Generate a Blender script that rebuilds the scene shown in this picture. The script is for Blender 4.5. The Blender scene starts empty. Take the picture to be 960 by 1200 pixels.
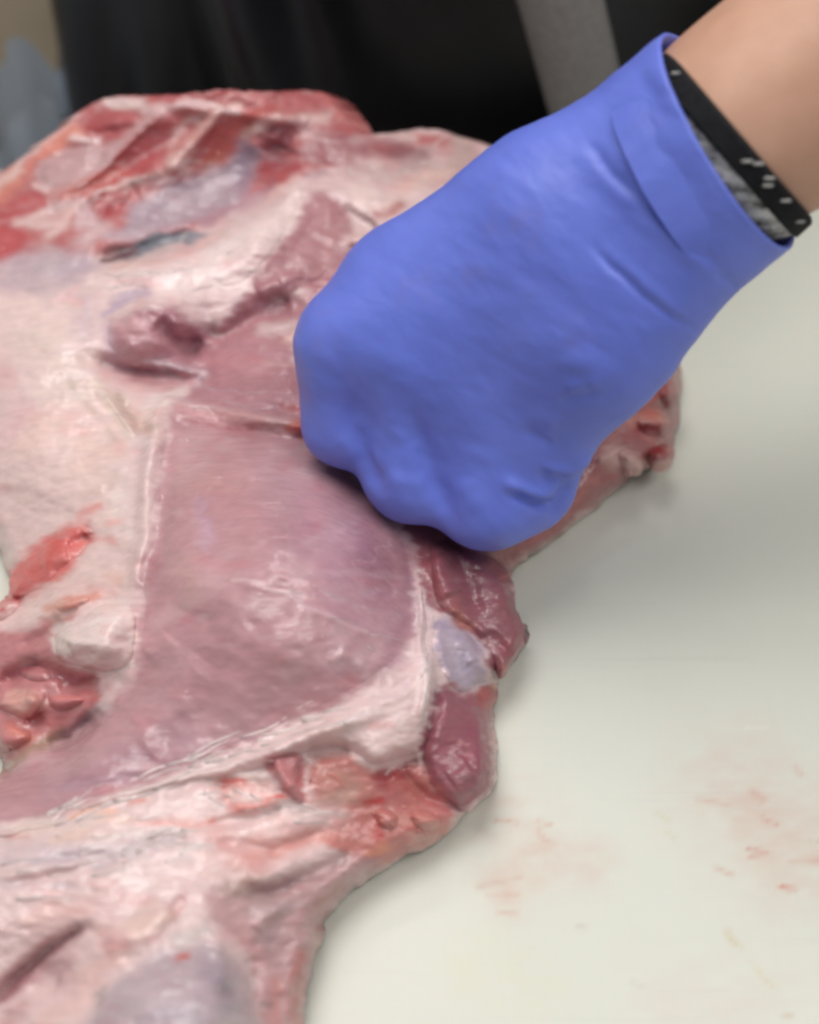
import bpy, math
import numpy as np
from mathutils import Vector, Matrix

# ------------------------------------------------------------------ camera, light, exposure
sc = bpy.context.scene
PITCH = math.radians(50.0); VFOV = math.radians(50.0); DIST = 0.52
F = 600.0 / math.tan(VFOV / 2)                       # focal length in photo pixels (960 x 1200)
CAM = np.array([0.0, -DIST * math.cos(PITCH), DIST * math.sin(PITCH)])
cam_d = bpy.data.cameras.new('camera'); cam = bpy.data.objects.new('camera', cam_d)
sc.collection.objects.link(cam); sc.camera = cam
cam.location = CAM.tolist(); cam.rotation_euler = (math.pi / 2 - PITCH, 0, 0)
cam_d.sensor_fit = 'VERTICAL'; cam_d.angle = VFOV; cam_d.clip_start = 0.01; cam_d.clip_end = 50
cam_d.dof.use_dof = True; cam_d.dof.focus_distance = 0.44; cam_d.dof.aperture_fstop = 2.8
cam_d.lens_unit = 'FOV'

w = bpy.data.worlds.new('World'); sc.world = w; w.use_nodes = True
bg = w.node_tree.nodes['Background']; bg.inputs[0].default_value = (0.93, 0.97, 1.0, 1); bg.inputs[1].default_value = 0.27

def area(name, loc, target, sx, sy, power, col):
    d = bpy.data.lights.new(name, 'AREA'); d.shape = 'RECTANGLE'; d.size = sx; d.size_y = sy
    d.energy = power; d.color = col
    o = bpy.data.objects.new(name, d); sc.collection.objects.link(o); o.location = loc
    o.rotation_euler = (Vector(target) - Vector(loc)).to_track_quat('-Z', 'Y').to_euler()
    return o
area('ceiling_lamp', (-0.35, 0.30, 1.9), (0, 0, 0), 1.4, 0.8, 24, (1.0, 0.99, 0.965))
area('ceiling_lamp', (0.95, -0.35, 1.9), (0, 0, 0), 1.4, 0.8, 15.5, (1.0, 0.99, 0.965))
area('ceiling_lamp', (-0.3, 1.5, 2.0), (0, 0.3, 0), 1.2, 0.12, 9, (1.0, 0.985, 0.95))
sc.view_settings.view_transform = 'Standard'; sc.view_settings.look = 'None'
sc.view_settings.exposure = 0.0; sc.view_settings.gamma = 1.0
sc.cycles.use_denoising = True
sc.cycles.filter_width = 2.8
sc.cycles.max_bounces = 6

# ------------------------------------------------------------------ helpers
CP, SP = math.cos(PITCH), math.sin(PITCH)
def ray(px, py):
    u = (np.asarray(px, float) - 480) / F; v = -(np.asarray(py, float) - 600) / F
    return np.stack([u, CP + v * SP, -SP + v * CP], -1)
def at(px, py, z):                                   # point at height z seen at photo pixel
    d = ray(px, py); t = (np.asarray(z, float) - CAM[2]) / d[..., 2]
    return CAM + d * t[..., None]
def atd(px, py, depth):                              # point at a given depth along the view axis
    return CAM + ray(px, py) * np.asarray(depth, float)[..., None]
def proj(P):
    q = P - CAM
    depth = q[..., 1] * CP - q[..., 2] * SP
    up = q[..., 1] * SP + q[..., 2] * CP
    return 480 + F * q[..., 0] / depth, 600 - F * up / depth

def _hash(ix, iy, seed):
    h = (ix.astype(np.int64) * 374761393 + iy.astype(np.int64) * 668265263 + seed * 1442695041) & 0x7fffffff
    h = ((h ^ (h >> 13)) * 1274126177) & 0x7fffffff
    return ((h ^ (h >> 16)) & 0xffff) / 65535.0
def vnoise(x, y, seed=0):
    ix, iy = np.floor(x), np.floor(y); fx, fy = x - ix, y - iy
    fx = fx * fx * (3 - 2 * fx); fy = fy * fy * (3 - 2 * fy)
    a = _hash(ix, iy, seed); b = _hash(ix + 1, iy, seed); c = _hash(ix, iy + 1, seed); d = _hash(ix + 1, iy + 1, seed)
    return (a + (b - a) * fx) * (1 - fy) + (c + (d - c) * fx) * fy - 0.5
def fbm(x, y, seed=0, o=3):
    s = 0; a = 1.0
    for k in range(o):
        s = s + a * vnoise(x * 2 ** k + 17.3 * k, y * 2 ** k - 9.1 * k, seed + k); a *= 0.5
    return s
def sstep(a, b, x):
    t = np.clip((x - a) / (b - a), 0, 1); return t * t * (3 - 2 * t)
def seg_dist(X, Y, pts, closed=False):               # distance to a polyline, and parameter along it
    pts = np.asarray(pts, float); n = len(pts)
    best = np.full(X.shape, 1e9); par = np.zeros(X.shape); bx = np.zeros(X.shape); by = np.zeros(X.shape)
    m = n if closed else n - 1
    for i in range(m):
        a = pts[i]; b = pts[(i + 1) % n]; d = b - a; L = max(d @ d, 1e-9)
        t = np.clip(((X - a[0]) * d[0] + (Y - a[1]) * d[1]) / L, 0, 1)
        qx = a[0] + t * d[0]; qy = a[1] + t * d[1]; dd = (X - qx) ** 2 + (Y - qy) ** 2
        k = dd < best
        best = np.where(k, dd, best); par = np.where(k, (i + t) / m, par); bx = np.where(k, qx, bx); by = np.where(k, qy, by)
    return np.sqrt(best), par, bx, by
def inside(X, Y, pts):
    pts = np.asarray(pts, float); r = np.zeros(X.shape, bool); j = len(pts) - 1
    for i in range(len(pts)):
        (xi, yi), (xj, yj) = pts[i], pts[j]
        if yi != yj:
            c = ((yi > Y) != (yj > Y)) & (X < (xj - xi) * (Y - yi) / (yj - yi) + xi); r ^= c
        j = i
    return r
def sdist(X, Y, pts):                                # signed distance, positive inside
    d, _, bx, by = seg_dist(X, Y, pts, True); s = inside(X, Y, pts)
    return np.where(s, d, -d), bx, by
def smooth_poly(pts, it=2):                          # Chaikin corner cutting
    p = np.asarray(pts, float)
    for _ in range(it):
        q = np.roll(p, -1, 0); p = np.stack([0.75 * p + 0.25 * q, 0.25 * p + 0.75 * q], 1).reshape(-1, 2)
    return p
def lin(c):
    c = np.asarray(c, float) / 255.0
    return np.where(c <= 0.04045, c / 12.92, ((c + 0.055) / 1.055) ** 2.4)

def mesh_obj(name, verts, faces, mat, parent=None, smooth=True, paint=None):
    me = bpy.data.meshes.new(name); me.from_pydata([tuple(map(float, v)) for v in verts], [], faces); me.update()
    if smooth: me.polygons.foreach_set('use_smooth', [True] * len(me.polygons))
    if paint is not None:
        a = me.color_attributes.new('paint', 'FLOAT_COLOR', 'POINT')
        full = np.ones((len(verts), 4), np.float32); full[:, :paint.shape[1]] = paint
        a.data.foreach_set('color', full.ravel())
    o = bpy.data.objects.new(name, me); sc.collection.objects.link(o)
    if mat: me.materials.append(mat)
    if parent: o.parent = parent
    return o
def empty(name, label, cat, loc=(0, 0, 0)):
    o = bpy.data.objects.new(name, None); sc.collection.objects.link(o); o.location = loc
    o['label'] = label; o['category'] = cat; o.empty_display_size = 0.05
    bpy.context.view_layer.update()
    return o
def tube(path, radii, n=32, cap=True, squash=None):  # lofted tube; path (m,3), radii (m,) or (m,2)
    path = np.asarray(path, float); m = len(path); V = []; Fc = []
    t = np.gradient(path, axis=0); t /= np.linalg.norm(t, axis=1)[:, None]
    ref = np.array([0.0, 0.0, 1.0])
    for i in range(m):
        a = np.cross(t[i], ref); a /= np.linalg.norm(a); b = np.cross(a, t[i])
        r = np.atleast_1d(radii[i]); ra, rb = r[0], r[-1]
        for k in range(n):
            th = 2 * math.pi * k / n; V.append(path[i] + a * ra * math.cos(th) + b * rb * math.sin(th))
    for i in range(m - 1):
        for k in range(n):
            k2 = (k + 1) % n; Fc.append((i * n + k, i * n + k2, (i + 1) * n + k2, (i + 1) * n + k))
    if cap:
        Fc.append(tuple(range(n - 1, -1, -1))); Fc.append(tuple((m - 1) * n + k for k in range(n)))
    return np.array(V), Fc

def material(name, rough=0.5, spec=0.5):
    m = bpy.data.materials.new(name); m.use_nodes = True; nt = m.node_tree; b = nt.nodes['Principled BSDF']
    b.inputs['Roughness'].default_value = rough; b.inputs['Specular IOR Level'].default_value = spec
    return m, nt, b
def node(nt, t, **kw):
    n = nt.nodes.new(t)
    for k, v in kw.items():
        if k in n.inputs: n.inputs[k].default_value = v
        else: setattr(n, k, v)
    return n
def plain(name, col, rough=0.5, spec=0.5, nscale=60, namt=0.25, bump=0.0, bscale=200, stretch=(1, 1, 1)):
    m, nt, b = material(name, rough, spec)
    tc = node(nt, 'ShaderNodeTexCoord'); mp = node(nt, 'ShaderNodeMapping'); mp.inputs['Scale'].default_value = stretch
    nt.links.new(tc.outputs['Object'], mp.inputs['Vector'])
    nz = node(nt, 'ShaderNodeTexNoise', Scale=nscale, Detail=5.0); nt.links.new(mp.outputs[0], nz.inputs['Vector'])
    rp = node(nt, 'ShaderNodeValToRGB'); c = lin(col)
    rp.color_ramp.elements[0].position = 0.3; rp.color_ramp.elements[1].position = 0.7
    rp.color_ramp.elements[0].color = (*(c * (1 - namt)), 1); rp.color_ramp.elements[1].color = (*np.minimum(c * (1 + namt), 1), 1)
    nt.links.new(nz.outputs['Fac'], rp.inputs[0]); nt.links.new(rp.outputs[0], b.inputs['Base Color'])
    if bump:
        n2 = node(nt, 'ShaderNodeTexNoise', Scale=bscale, Detail=4.0); nt.links.new(mp.outputs[0], n2.inputs['Vector'])
        bp = node(nt, 'ShaderNodeBump', Strength=bump, Distance=0.001); nt.links.new(n2.outputs['Fac'], bp.inputs['Height'])
        nt.links.new(bp.outputs[0], b.inputs['Normal'])
    return m

# wet meat: colour from the painted flesh colours, some shade and highlights included, alpha = how wet
def meat_material():
    m, nt, b = material('wet_meat', 0.35, 0.5)
    at_ = node(nt, 'ShaderNodeAttribute', attribute_name='paint')
    tc = node(nt, 'ShaderNodeTexCoord')
    mp = node(nt, 'ShaderNodeMapping'); mp.inputs['Scale'].default_value = (0.45, 1.6, 1.2); mp.inputs['Rotation'].default_value = (0, 0, -0.12)
    nt.links.new(tc.outputs['Object'], mp.inputs['Vector'])
    n1 = node(nt, 'ShaderNodeTexNoise', Scale=260.0, Detail=5.0, Roughness=0.6); nt.links.new(mp.outputs[0], n1.inputs['Vector'])
    n2 = node(nt, 'ShaderNodeTexNoise', Scale=70.0, Detail=4.0, Roughness=0.55); nt.links.new(mp.outputs[0], n2.inputs['Vector'])
    mr = node(nt, 'ShaderNodeMapRange'); mr.inputs[1].default_value = 0.3; mr.inputs[2].default_value = 0.7; mr.inputs[3].default_value = 0.93; mr.inputs[4].default_value = 1.07
    nt.links.new(n1.outputs['Fac'], mr.inputs[0])
    mx = node(nt, 'ShaderNodeVectorMath', operation='SCALE'); nt.links.new(at_.outputs['Color'], mx.inputs[0]); nt.links.new(mr.outputs[0], mx.inputs['Scale'])
    prev = mx.outputs[0]
    for rot, sc_, thr in ((0.25, 120.0, 0.70), (-0.9, 100.0, 0.72), (1.35, 90.0, 0.71)):       # knife scratches
        m3 = node(nt, 'ShaderNodeMapping'); m3.inputs['Scale'].default_value = (0.05, 3.0, 1); m3.inputs['Rotation'].default_value = (0, 0, rot); nt.links.new(tc.outputs['Object'], m3.inputs['Vector'])
        n4 = node(nt, 'ShaderNodeTexNoise', Scale=sc_, Detail=2.0); nt.links.new(m3.outputs[0], n4.inputs['Vector'])
        r4 = node(nt, 'ShaderNodeMapRange'); r4.inputs[1].default_value = thr - 0.04; r4.inputs[2].default_value = thr + 0.03; r4.inputs[3].default_value = 1.0; r4.inputs[4].default_value = 0.965
        nt.links.new(n4.outputs['Fac'], r4.inputs[0])
        m4 = node(nt, 'ShaderNodeVectorMath', operation='SCALE'); nt.links.new(prev, m4.inputs[0]); nt.links.new(r4.outputs[0], m4.inputs['Scale']); prev = m4.outputs[0]
    nt.links.new(prev, b.inputs['Base Color'])
    b.inputs['Subsurface Weight'].default_value = 0.18; b.inputs['Subsurface Radius'].default_value = (1.0, 0.4, 0.3); b.inputs['Subsurface Scale'].default_value = 0.004
    r = node(nt, 'ShaderNodeMapRange'); r.inputs[1].default_value = 0.35; r.inputs[2].default_value = 0.7; r.inputs[3].default_value = 0.36; r.inputs[4].default_value = 0.6
    nt.links.new(n2.outputs['Fac'], r.inputs[0]); nt.links.new(r.outputs[0], b.inputs['Roughness'])
    b.inputs['Coat Weight'].default_value = 0.6; b.inputs['Coat Roughness'].default_value = 0.08
    add = node(nt, 'ShaderNodeMath', operation='MULTIPLY_ADD'); add.inputs[1].default_value = 0.35
    nt.links.new(n1.outputs['Fac'], add.inputs[0]); nt.links.new(n2.outputs['Fac'], add.inputs[2])
    bp = node(nt, 'ShaderNodeBump', Strength=0.25, Distance=0.0014); nt.links.new(add.outputs[0], bp.inputs['Height'])
    nt.links.new(bp.outputs[0], b.inputs['Normal'])
    mg = node(nt, 'ShaderNodeMapping'); mg.inputs['Scale'].default_value = (0.3, 1.5, 1.0); mg.inputs['Rotation'].default_value = (0, 0, -0.08); nt.links.new(tc.outputs['Object'], mg.inputs['Vector'])
    n3 = node(nt, 'ShaderNodeTexNoise', Scale=170.0, Detail=3.0, Roughness=0.5); nt.links.new(mg.outputs[0], n3.inputs['Vector'])
    bc = node(nt, 'ShaderNodeBump', Strength=0.7, Distance=0.0026); nt.links.new(n3.outputs['Fac'], bc.inputs['Height']); nt.links.new(bc.outputs[0], b.inputs['Coat Normal'])
    return m
M_MEAT = meat_material()

# ------------------------------------------------------------------ setting: table, board, room behind
def box(name, lo, hi, mat, parent=None):
    x0, y0, z0 = lo; x1, y1, z1 = hi
    V = [(x0, y0, z0), (x1, y0, z0), (x1, y1, z0), (x0, y1, z0), (x0, y0, z1), (x1, y0, z1), (x1, y1, z1), (x0, y1, z1)]
    Fc = [(3, 2, 1, 0), (4, 5, 6, 7), (0, 1, 5, 4), (1, 2, 6, 5), (2, 3, 7, 6), (3, 0, 4, 7)]
    return mesh_obj(name, V, Fc, mat, parent, smooth=False)
M_STEEL = plain('brushed_steel', (150, 150, 150), 0.4, 0.6, 40, 0.1, stretch=(1, 12, 1))
M_WALL = plain('beige_wall', (205, 188, 164), 0.8, 0.2, 7, 0.12)
M_FLOOR = plain('tan_floor', (140, 126, 106), 0.7, 0.3, 9, 0.15)
table = box('table_top', (-0.8, -0.55, -0.075), (0.9, 0.292, -0.03), M_STEEL); table['kind'] = 'structure'
floor = box('floor', (-3, -1.0, -0.95), (3, 3.0, -0.9), M_FLOOR); floor['kind'] = 'structure'
wall = box('wall', (-3, 1.3, -0.9), (3, 1.4, 0.6), M_WALL); wall['kind'] = 'structure'

# board with its own stains
BOARD = [   # (colour, opacity, half-width, points) in photo pixels on the board
    ((206, 168, 152), .34, 52, [(590, 960), (615, 1000)]), ((205, 165, 148), .34, 70, [(880, 950), (950, 1010)]),
    ((208, 172, 160), .26, 60, [(840, 900), (930, 980)]), ((210, 175, 165), .18, 60, [(800, 1180), (900, 1190)]),
    ((205, 160, 145), .3, 22, [(585, 1030), (600, 1060)]), ((214, 205, 165), .25, 45, [(560, 1130), (620, 1160)]),
    ((200, 130, 110), .55, 2.2, [(580, 961), (606, 966)]), ((200, 135, 115), .5, 2.0, [(628, 962), (648, 966)]),
    ((200, 135, 115), .45, 3.5, [(630, 975), (646, 986)]), ((200, 140, 120), .45, 2.0, [(582, 1068), (606, 1072)]),
    ((196, 100, 75), .8, 3.0, [(915, 1039), (932, 1042)]), ((190, 110, 95), .7, 2.6, [(876, 996), (890, 997)]),
    ((200, 120, 100), .55, 2.0, [(890, 957), (913, 966)]), ((200, 135, 115), .5, 3.5, [(842, 1018), (858, 1026)]),
    ((200, 140, 125), .5, 5.0, [(884, 930), (894, 940)]), ((196, 130, 115), .5, 3.0, [(880, 1004), (900, 1000)]),
    ((150, 110, 95), .7, 1.8, [(950, 983), (962, 985)]), ((200, 170, 120), .55, 3.0, [(850, 1090), (868, 1108)]),
    ((205, 180, 130), .45, 2.5, [(882, 1130), (910, 1158)]), ((190, 160, 130), .5, 2.5, [(914, 1188), (926, 1190)]),
    ((205, 195, 155), .5, 2.5, [(772, 952), (782, 960)]), ((205, 195, 160), .5, 2.5, [(780, 975), (792, 985)]),
    ((170, 150, 130), .5, 2.0, [(674, 1086), (684, 1088)]), ((180, 160, 140), .5, 1.8, [(744, 1152), (756, 1154)]),
    ((195, 150, 130), .4, 3.0, [(560, 1040), (610, 1030)]), ((200, 145, 125), .4, 2.5, [(575, 1050), (612, 1048)]),
    ((206, 160, 145), .3, 30, [(690, 1010), (640, 1010)]), ((200, 150, 135), .4, 4, [(930, 900), (940, 906)]),
    ((198, 140, 122), .4, 2.5, [(820, 938), (850, 945)]), ((200, 150, 130), .4, 3, [(930, 1010), (960, 1006)]),
    ((225, 226, 214), .6, 1.6, [(875, 851), (894, 853)]), ((226, 226, 216), .5, 1.5, [(670, 940), (688, 942)]),
]
def board():
    xs = np.concatenate([np.linspace(-0.62, -0.34, 10), np.arange(-0.33, 0.33, 0.0016), np.linspace(0.34, 0.75, 10)])
    ys = np.concatenate([np.linspace(-0.42, -0.27, 6), np.arange(-0.26, 0.10, 0.0016), np.linspace(0.105, 0.285, 16)])
    XX, YY = np.meshgrid(xs, ys); n, m = XX.shape
    P = np.stack([XX.ravel(), YY.ravel(), np.zeros(n * m)], 1)
    X, Y = proj(P)
    X2 = X + 9 * fbm(X / 22, Y / 9, 5); Y2 = Y + 5 * fbm(X / 22, Y / 9, 8)
    C = np.tile(lin((213, 213, 201)), (len(X), 1))
    C *= (1 + 0.04 * fbm(X / 160, Y / 160, 3))[:, None]
    for col, op, hw, pts in BOARD:
        op *= 0.82
        d, *_ = seg_dist(X2, Y2, pts)
        a = op * np.exp(-(d / hw) ** 2)
        if hw > 15: a = a * np.clip(0.75 + 1.3 * fbm(X / 30, Y / 14, 11 + int(hw)), 0, 1.6)
        C = C * (1 - a[:, None]) + lin(col) * a[:, None]
    Fc = [(i * m + j, i * m + j + 1, (i + 1) * m + j + 1, (i + 1) * m + j) for i in range(n - 1) for j in range(m - 1)]
    # sides: a ring dropped 30 mm, with a small rounded edge
    ring = [j for j in range(m)] + [i * m + m - 1 for i in range(1, n)] + [(n - 1) * m + j for j in range(m - 2, -1, -1)] + [i * m for i in range(n - 2, 0, -1)]
    V = list(P); col = list(C); base = len(V); c0 = np.array([0.065, -0.0675, 0])
    for off, z in ((0.004, -0.004), (0.004, -0.0295)):
        for q in ring:
            v = P[q]; d = np.sign(v - c0) * np.array([abs(v[0] - c0[0]) > .6, abs(v[1] - c0[1]) > .35, 0])
            V.append(v + d * off + np.array([0, 0, z])); col.append(C[q])
    L = len(ring)
    for k in range(L):
        k2 = (k + 1) % L
        Fc.append((ring[k2], ring[k], base + k, base + k2)); Fc.append((base + k2, base + k, base + L + k, base + L + k2))
    m_, nt, b = material('white_polyethylene', 0.42, 0.35)
    at_ = node(nt, 'ShaderNodeAttribute', attribute_name='paint'); tc = node(nt, 'ShaderNodeTexCoord')
    mp = node(nt, 'ShaderNodeMapping'); mp.inputs['Scale'].default_value = (0.12, 2.2, 1); mp.inputs['Rotation'].default_value = (0, 0, 0.35)
    nt.links.new(tc.outputs['Object'], mp.inputs['Vector'])
    n1 = node(nt, 'ShaderNodeTexNoise', Scale=300.0, Detail=3.0); nt.links.new(mp.outputs[0], n1.inputs['Vector'])
    mp2 = node(nt, 'ShaderNodeMapping'); mp2.inputs['Scale'].default_value = (2.0, 0.15, 1); mp2.inputs['Rotation'].default_value = (0, 0, 0.8)
    nt.links.new(tc.outputs['Object'], mp2.inputs['Vector'])
    n2 = node(nt, 'ShaderNodeTexNoise', Scale=240.0, Detail=3.0); nt.links.new(mp2.outputs[0], n2.inputs['Vector'])
    ad = node(nt, 'ShaderNodeMath', operation='ADD'); nt.links.new(n1.outputs['Fac'], ad.inputs[0]); nt.links.new(n2.outputs['Fac'], ad.inputs[1])
    bp = node(nt, 'ShaderNodeBump', Strength=0.06, Distance=0.0006); nt.links.new(ad.outputs[0], bp.inputs['Height']); nt.links.new(bp.outputs[0], b.inputs['Normal'])
    mr = node(nt, 'ShaderNodeMapRange'); mr.inputs[1].default_value = 0.6; mr.inputs[2].default_value = 1.4; mr.inputs[3].default_value = 0.99; mr.inputs[4].default_value = 1.008
    nt.links.new(ad.outputs[0], mr.inputs[0])
    mx = node(nt, 'ShaderNodeVectorMath', operation='SCALE'); nt.links.new(at_.outputs['Color'], mx.inputs[0]); nt.links.new(mr.outputs[0], mx.inputs['Scale'])
    prev = mx.outputs[0]
    for rot, sc_, thr in ((0.25, 120.0, 0.70), (-0.9, 100.0, 0.72), (1.35, 90.0, 0.71)):       # knife scratches
        m3 = node(nt, 'ShaderNodeMapping'); m3.inputs['Scale'].default_value = (0.05, 3.0, 1); m3.inputs['Rotation'].default_value = (0, 0, rot); nt.links.new(tc.outputs['Object'], m3.inputs['Vector'])
        n4 = node(nt, 'ShaderNodeTexNoise', Scale=sc_, Detail=2.0); nt.links.new(m3.outputs[0], n4.inputs['Vector'])
        r4 = node(nt, 'ShaderNodeMapRange'); r4.inputs[1].default_value = thr - 0.04; r4.inputs[2].default_value = thr + 0.03; r4.inputs[3].default_value = 1.0; r4.inputs[4].default_value = 0.965
        nt.links.new(n4.outputs['Fac'], r4.inputs[0])
        m4 = node(nt, 'ShaderNodeVectorMath', operation='SCALE'); nt.links.new(prev, m4.inputs[0]); nt.links.new(r4.outputs[0], m4.inputs['Scale']); prev = m4.outputs[0]
    nt.links.new(prev, b.inputs['Base Color'])
    b.inputs['Subsurface Weight'].default_value = 0.1; b.inputs['Subsurface Scale'].default_value = 0.003
    o = mesh_obj('cutting_board', V, Fc, m_, None, True, np.array(col))
    o['label'] = 'white plastic cutting board with pink stains under the meat'; o['category'] = 'cutting board'
board()

# ------------------------------------------------------------------ the meat: heights
ZC = np.array([   # photo x, y, height in cm
 (-80,230,4),(0,215,5),(60,160,6.3),(110,120,7.4),(200,112,8.5),(300,108,8.8),(375,106,8),(415,155,6.8),(470,165,6.2),(555,158,5.8),(640,220,5),(720,330,4),
 (-80,330,4),(0,300,4.4),(100,250,5.4),(200,200,6),(300,160,6.8),(120,190,6),(60,230,5.4),
 (240,245,4.5),(290,215,4.9),(180,255,4.7),(350,215,6.3),(300,280,6.3),(200,330,6),(110,345,5.2),(390,200,6.3),(440,220,6.1),(500,220,5.6),
 (380,280,5.5),(330,350,5.1),(450,330,5),(195,380,5.6),(235,412,3.7),(300,430,4.5),(160,420,4.7),(160,440,3.8),
 (50,420,4.8),(0,400,4.2),(-80,450,3.2),(60,540,4.5),(0,560,3.2),(-60,600,1.2),(140,520,4.9),(190,500,5.1),(0,610,2.4),(5,650,2),(-40,690,1.6),
 (220,530,5.1),(340,525,5.6),(260,620,6.8),(330,640,7.5),(400,660,6.9),(450,620,5.1),(475,680,4.5),(490,740,4.6),(330,760,7.0),(420,760,6.1),(240,760,6.1),(180,800,4.7),(100,880,3.7),(0,945,3.3),(-80,970,3),
 (250,860,4.8),(150,920,4.2),(370,840,5.2),(450,820,5.1),(500,790,4.6),(440,880,4.5),(380,500,5.2),(420,560,5),
 (500,600,4.2),(545,650,3.8),(590,690,3.2),(612,752,2.4),(590,800,2.4),(540,770,3.2),(572,815,2.2),(535,860,3.2),(578,890,2.6),(545,946,2.4),(500,940,2.2),(600,650,2.5),
 (430,960,2.9),(525,985,2.0),(470,975,2.6),(440,1022,2.2),(395,1065,2.4),(368,1130,2.4),(357,1200,2.4),(345,1290,2.4),
 (300,960,4.2),(370,900,4.4),(200,990,4.6),(90,985,4.5),(0,1010,4.2),(200,1140,5.0),(250,1180,5.2),(320,1100,3),(330,1180,2.4),(0,1090,4.2),(55,1130,3.5),(110,1090,4.5),(0,1190,3.2),(60,1190,4),(300,1040,3.9),(200,1280,5.2),(0,1290,3.4),
 (60,650,3.2),(20,685,2.2),(105,625,4.2),(60,700,3.8),(110,740,4.9),(150,720,5.2),(40,775,3.2),(0,760,2.4),(50,835,2.2),(20,885,1.8),(-10,900,1.6),(-70,800,1.2),(130,830,3.8),(75,860,2.0),
 (600,560,3.6),(700,480,4),(790,425,2.8),(803,440,2.4),(795,530,2),(785,545,2),(740,500,3),(690,580,2.6),(640,640,2),(615,655,2.2),(665,600,2.2),(620,420,4.6),(560,300,5),(700,400,4.2)])
def rbf_fit(P, s=0.4):
    x = P[:, :2] / 100; n = len(x)
    r = np.linalg.norm(x[:, None] - x[None], axis=2); K = np.where(r > 0, r * r * np.log(r + 1e-12), 0) + s * 0.05 * np.eye(n)
    A = np.zeros((n + 3, n + 3)); A[:n, :n] = K; A[:n, n] = 1; A[:n, n + 1:] = x; A[n, :n] = 1; A[n + 1:, :n] = x.T
    return x, np.linalg.solve(A, np.r_[P[:, 2], 0, 0, 0])
_rx, _rw = rbf_fit(ZC)
def rbf(X, Y):
    out = np.empty(X.shape)
    for i in range(0, len(X), 20000):
        q = np.stack([X[i:i + 20000], Y[i:i + 20000]], 1) / 100
        r = np.linalg.norm(q[:, None] - _rx[None], axis=2)
        out[i:i + 20000] = np.where(r > 0, r * r * np.log(r + 1e-12), 0) @ _rw[:-3] + _rw[-3] + q @ _rw[-2:]
    return out
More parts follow.
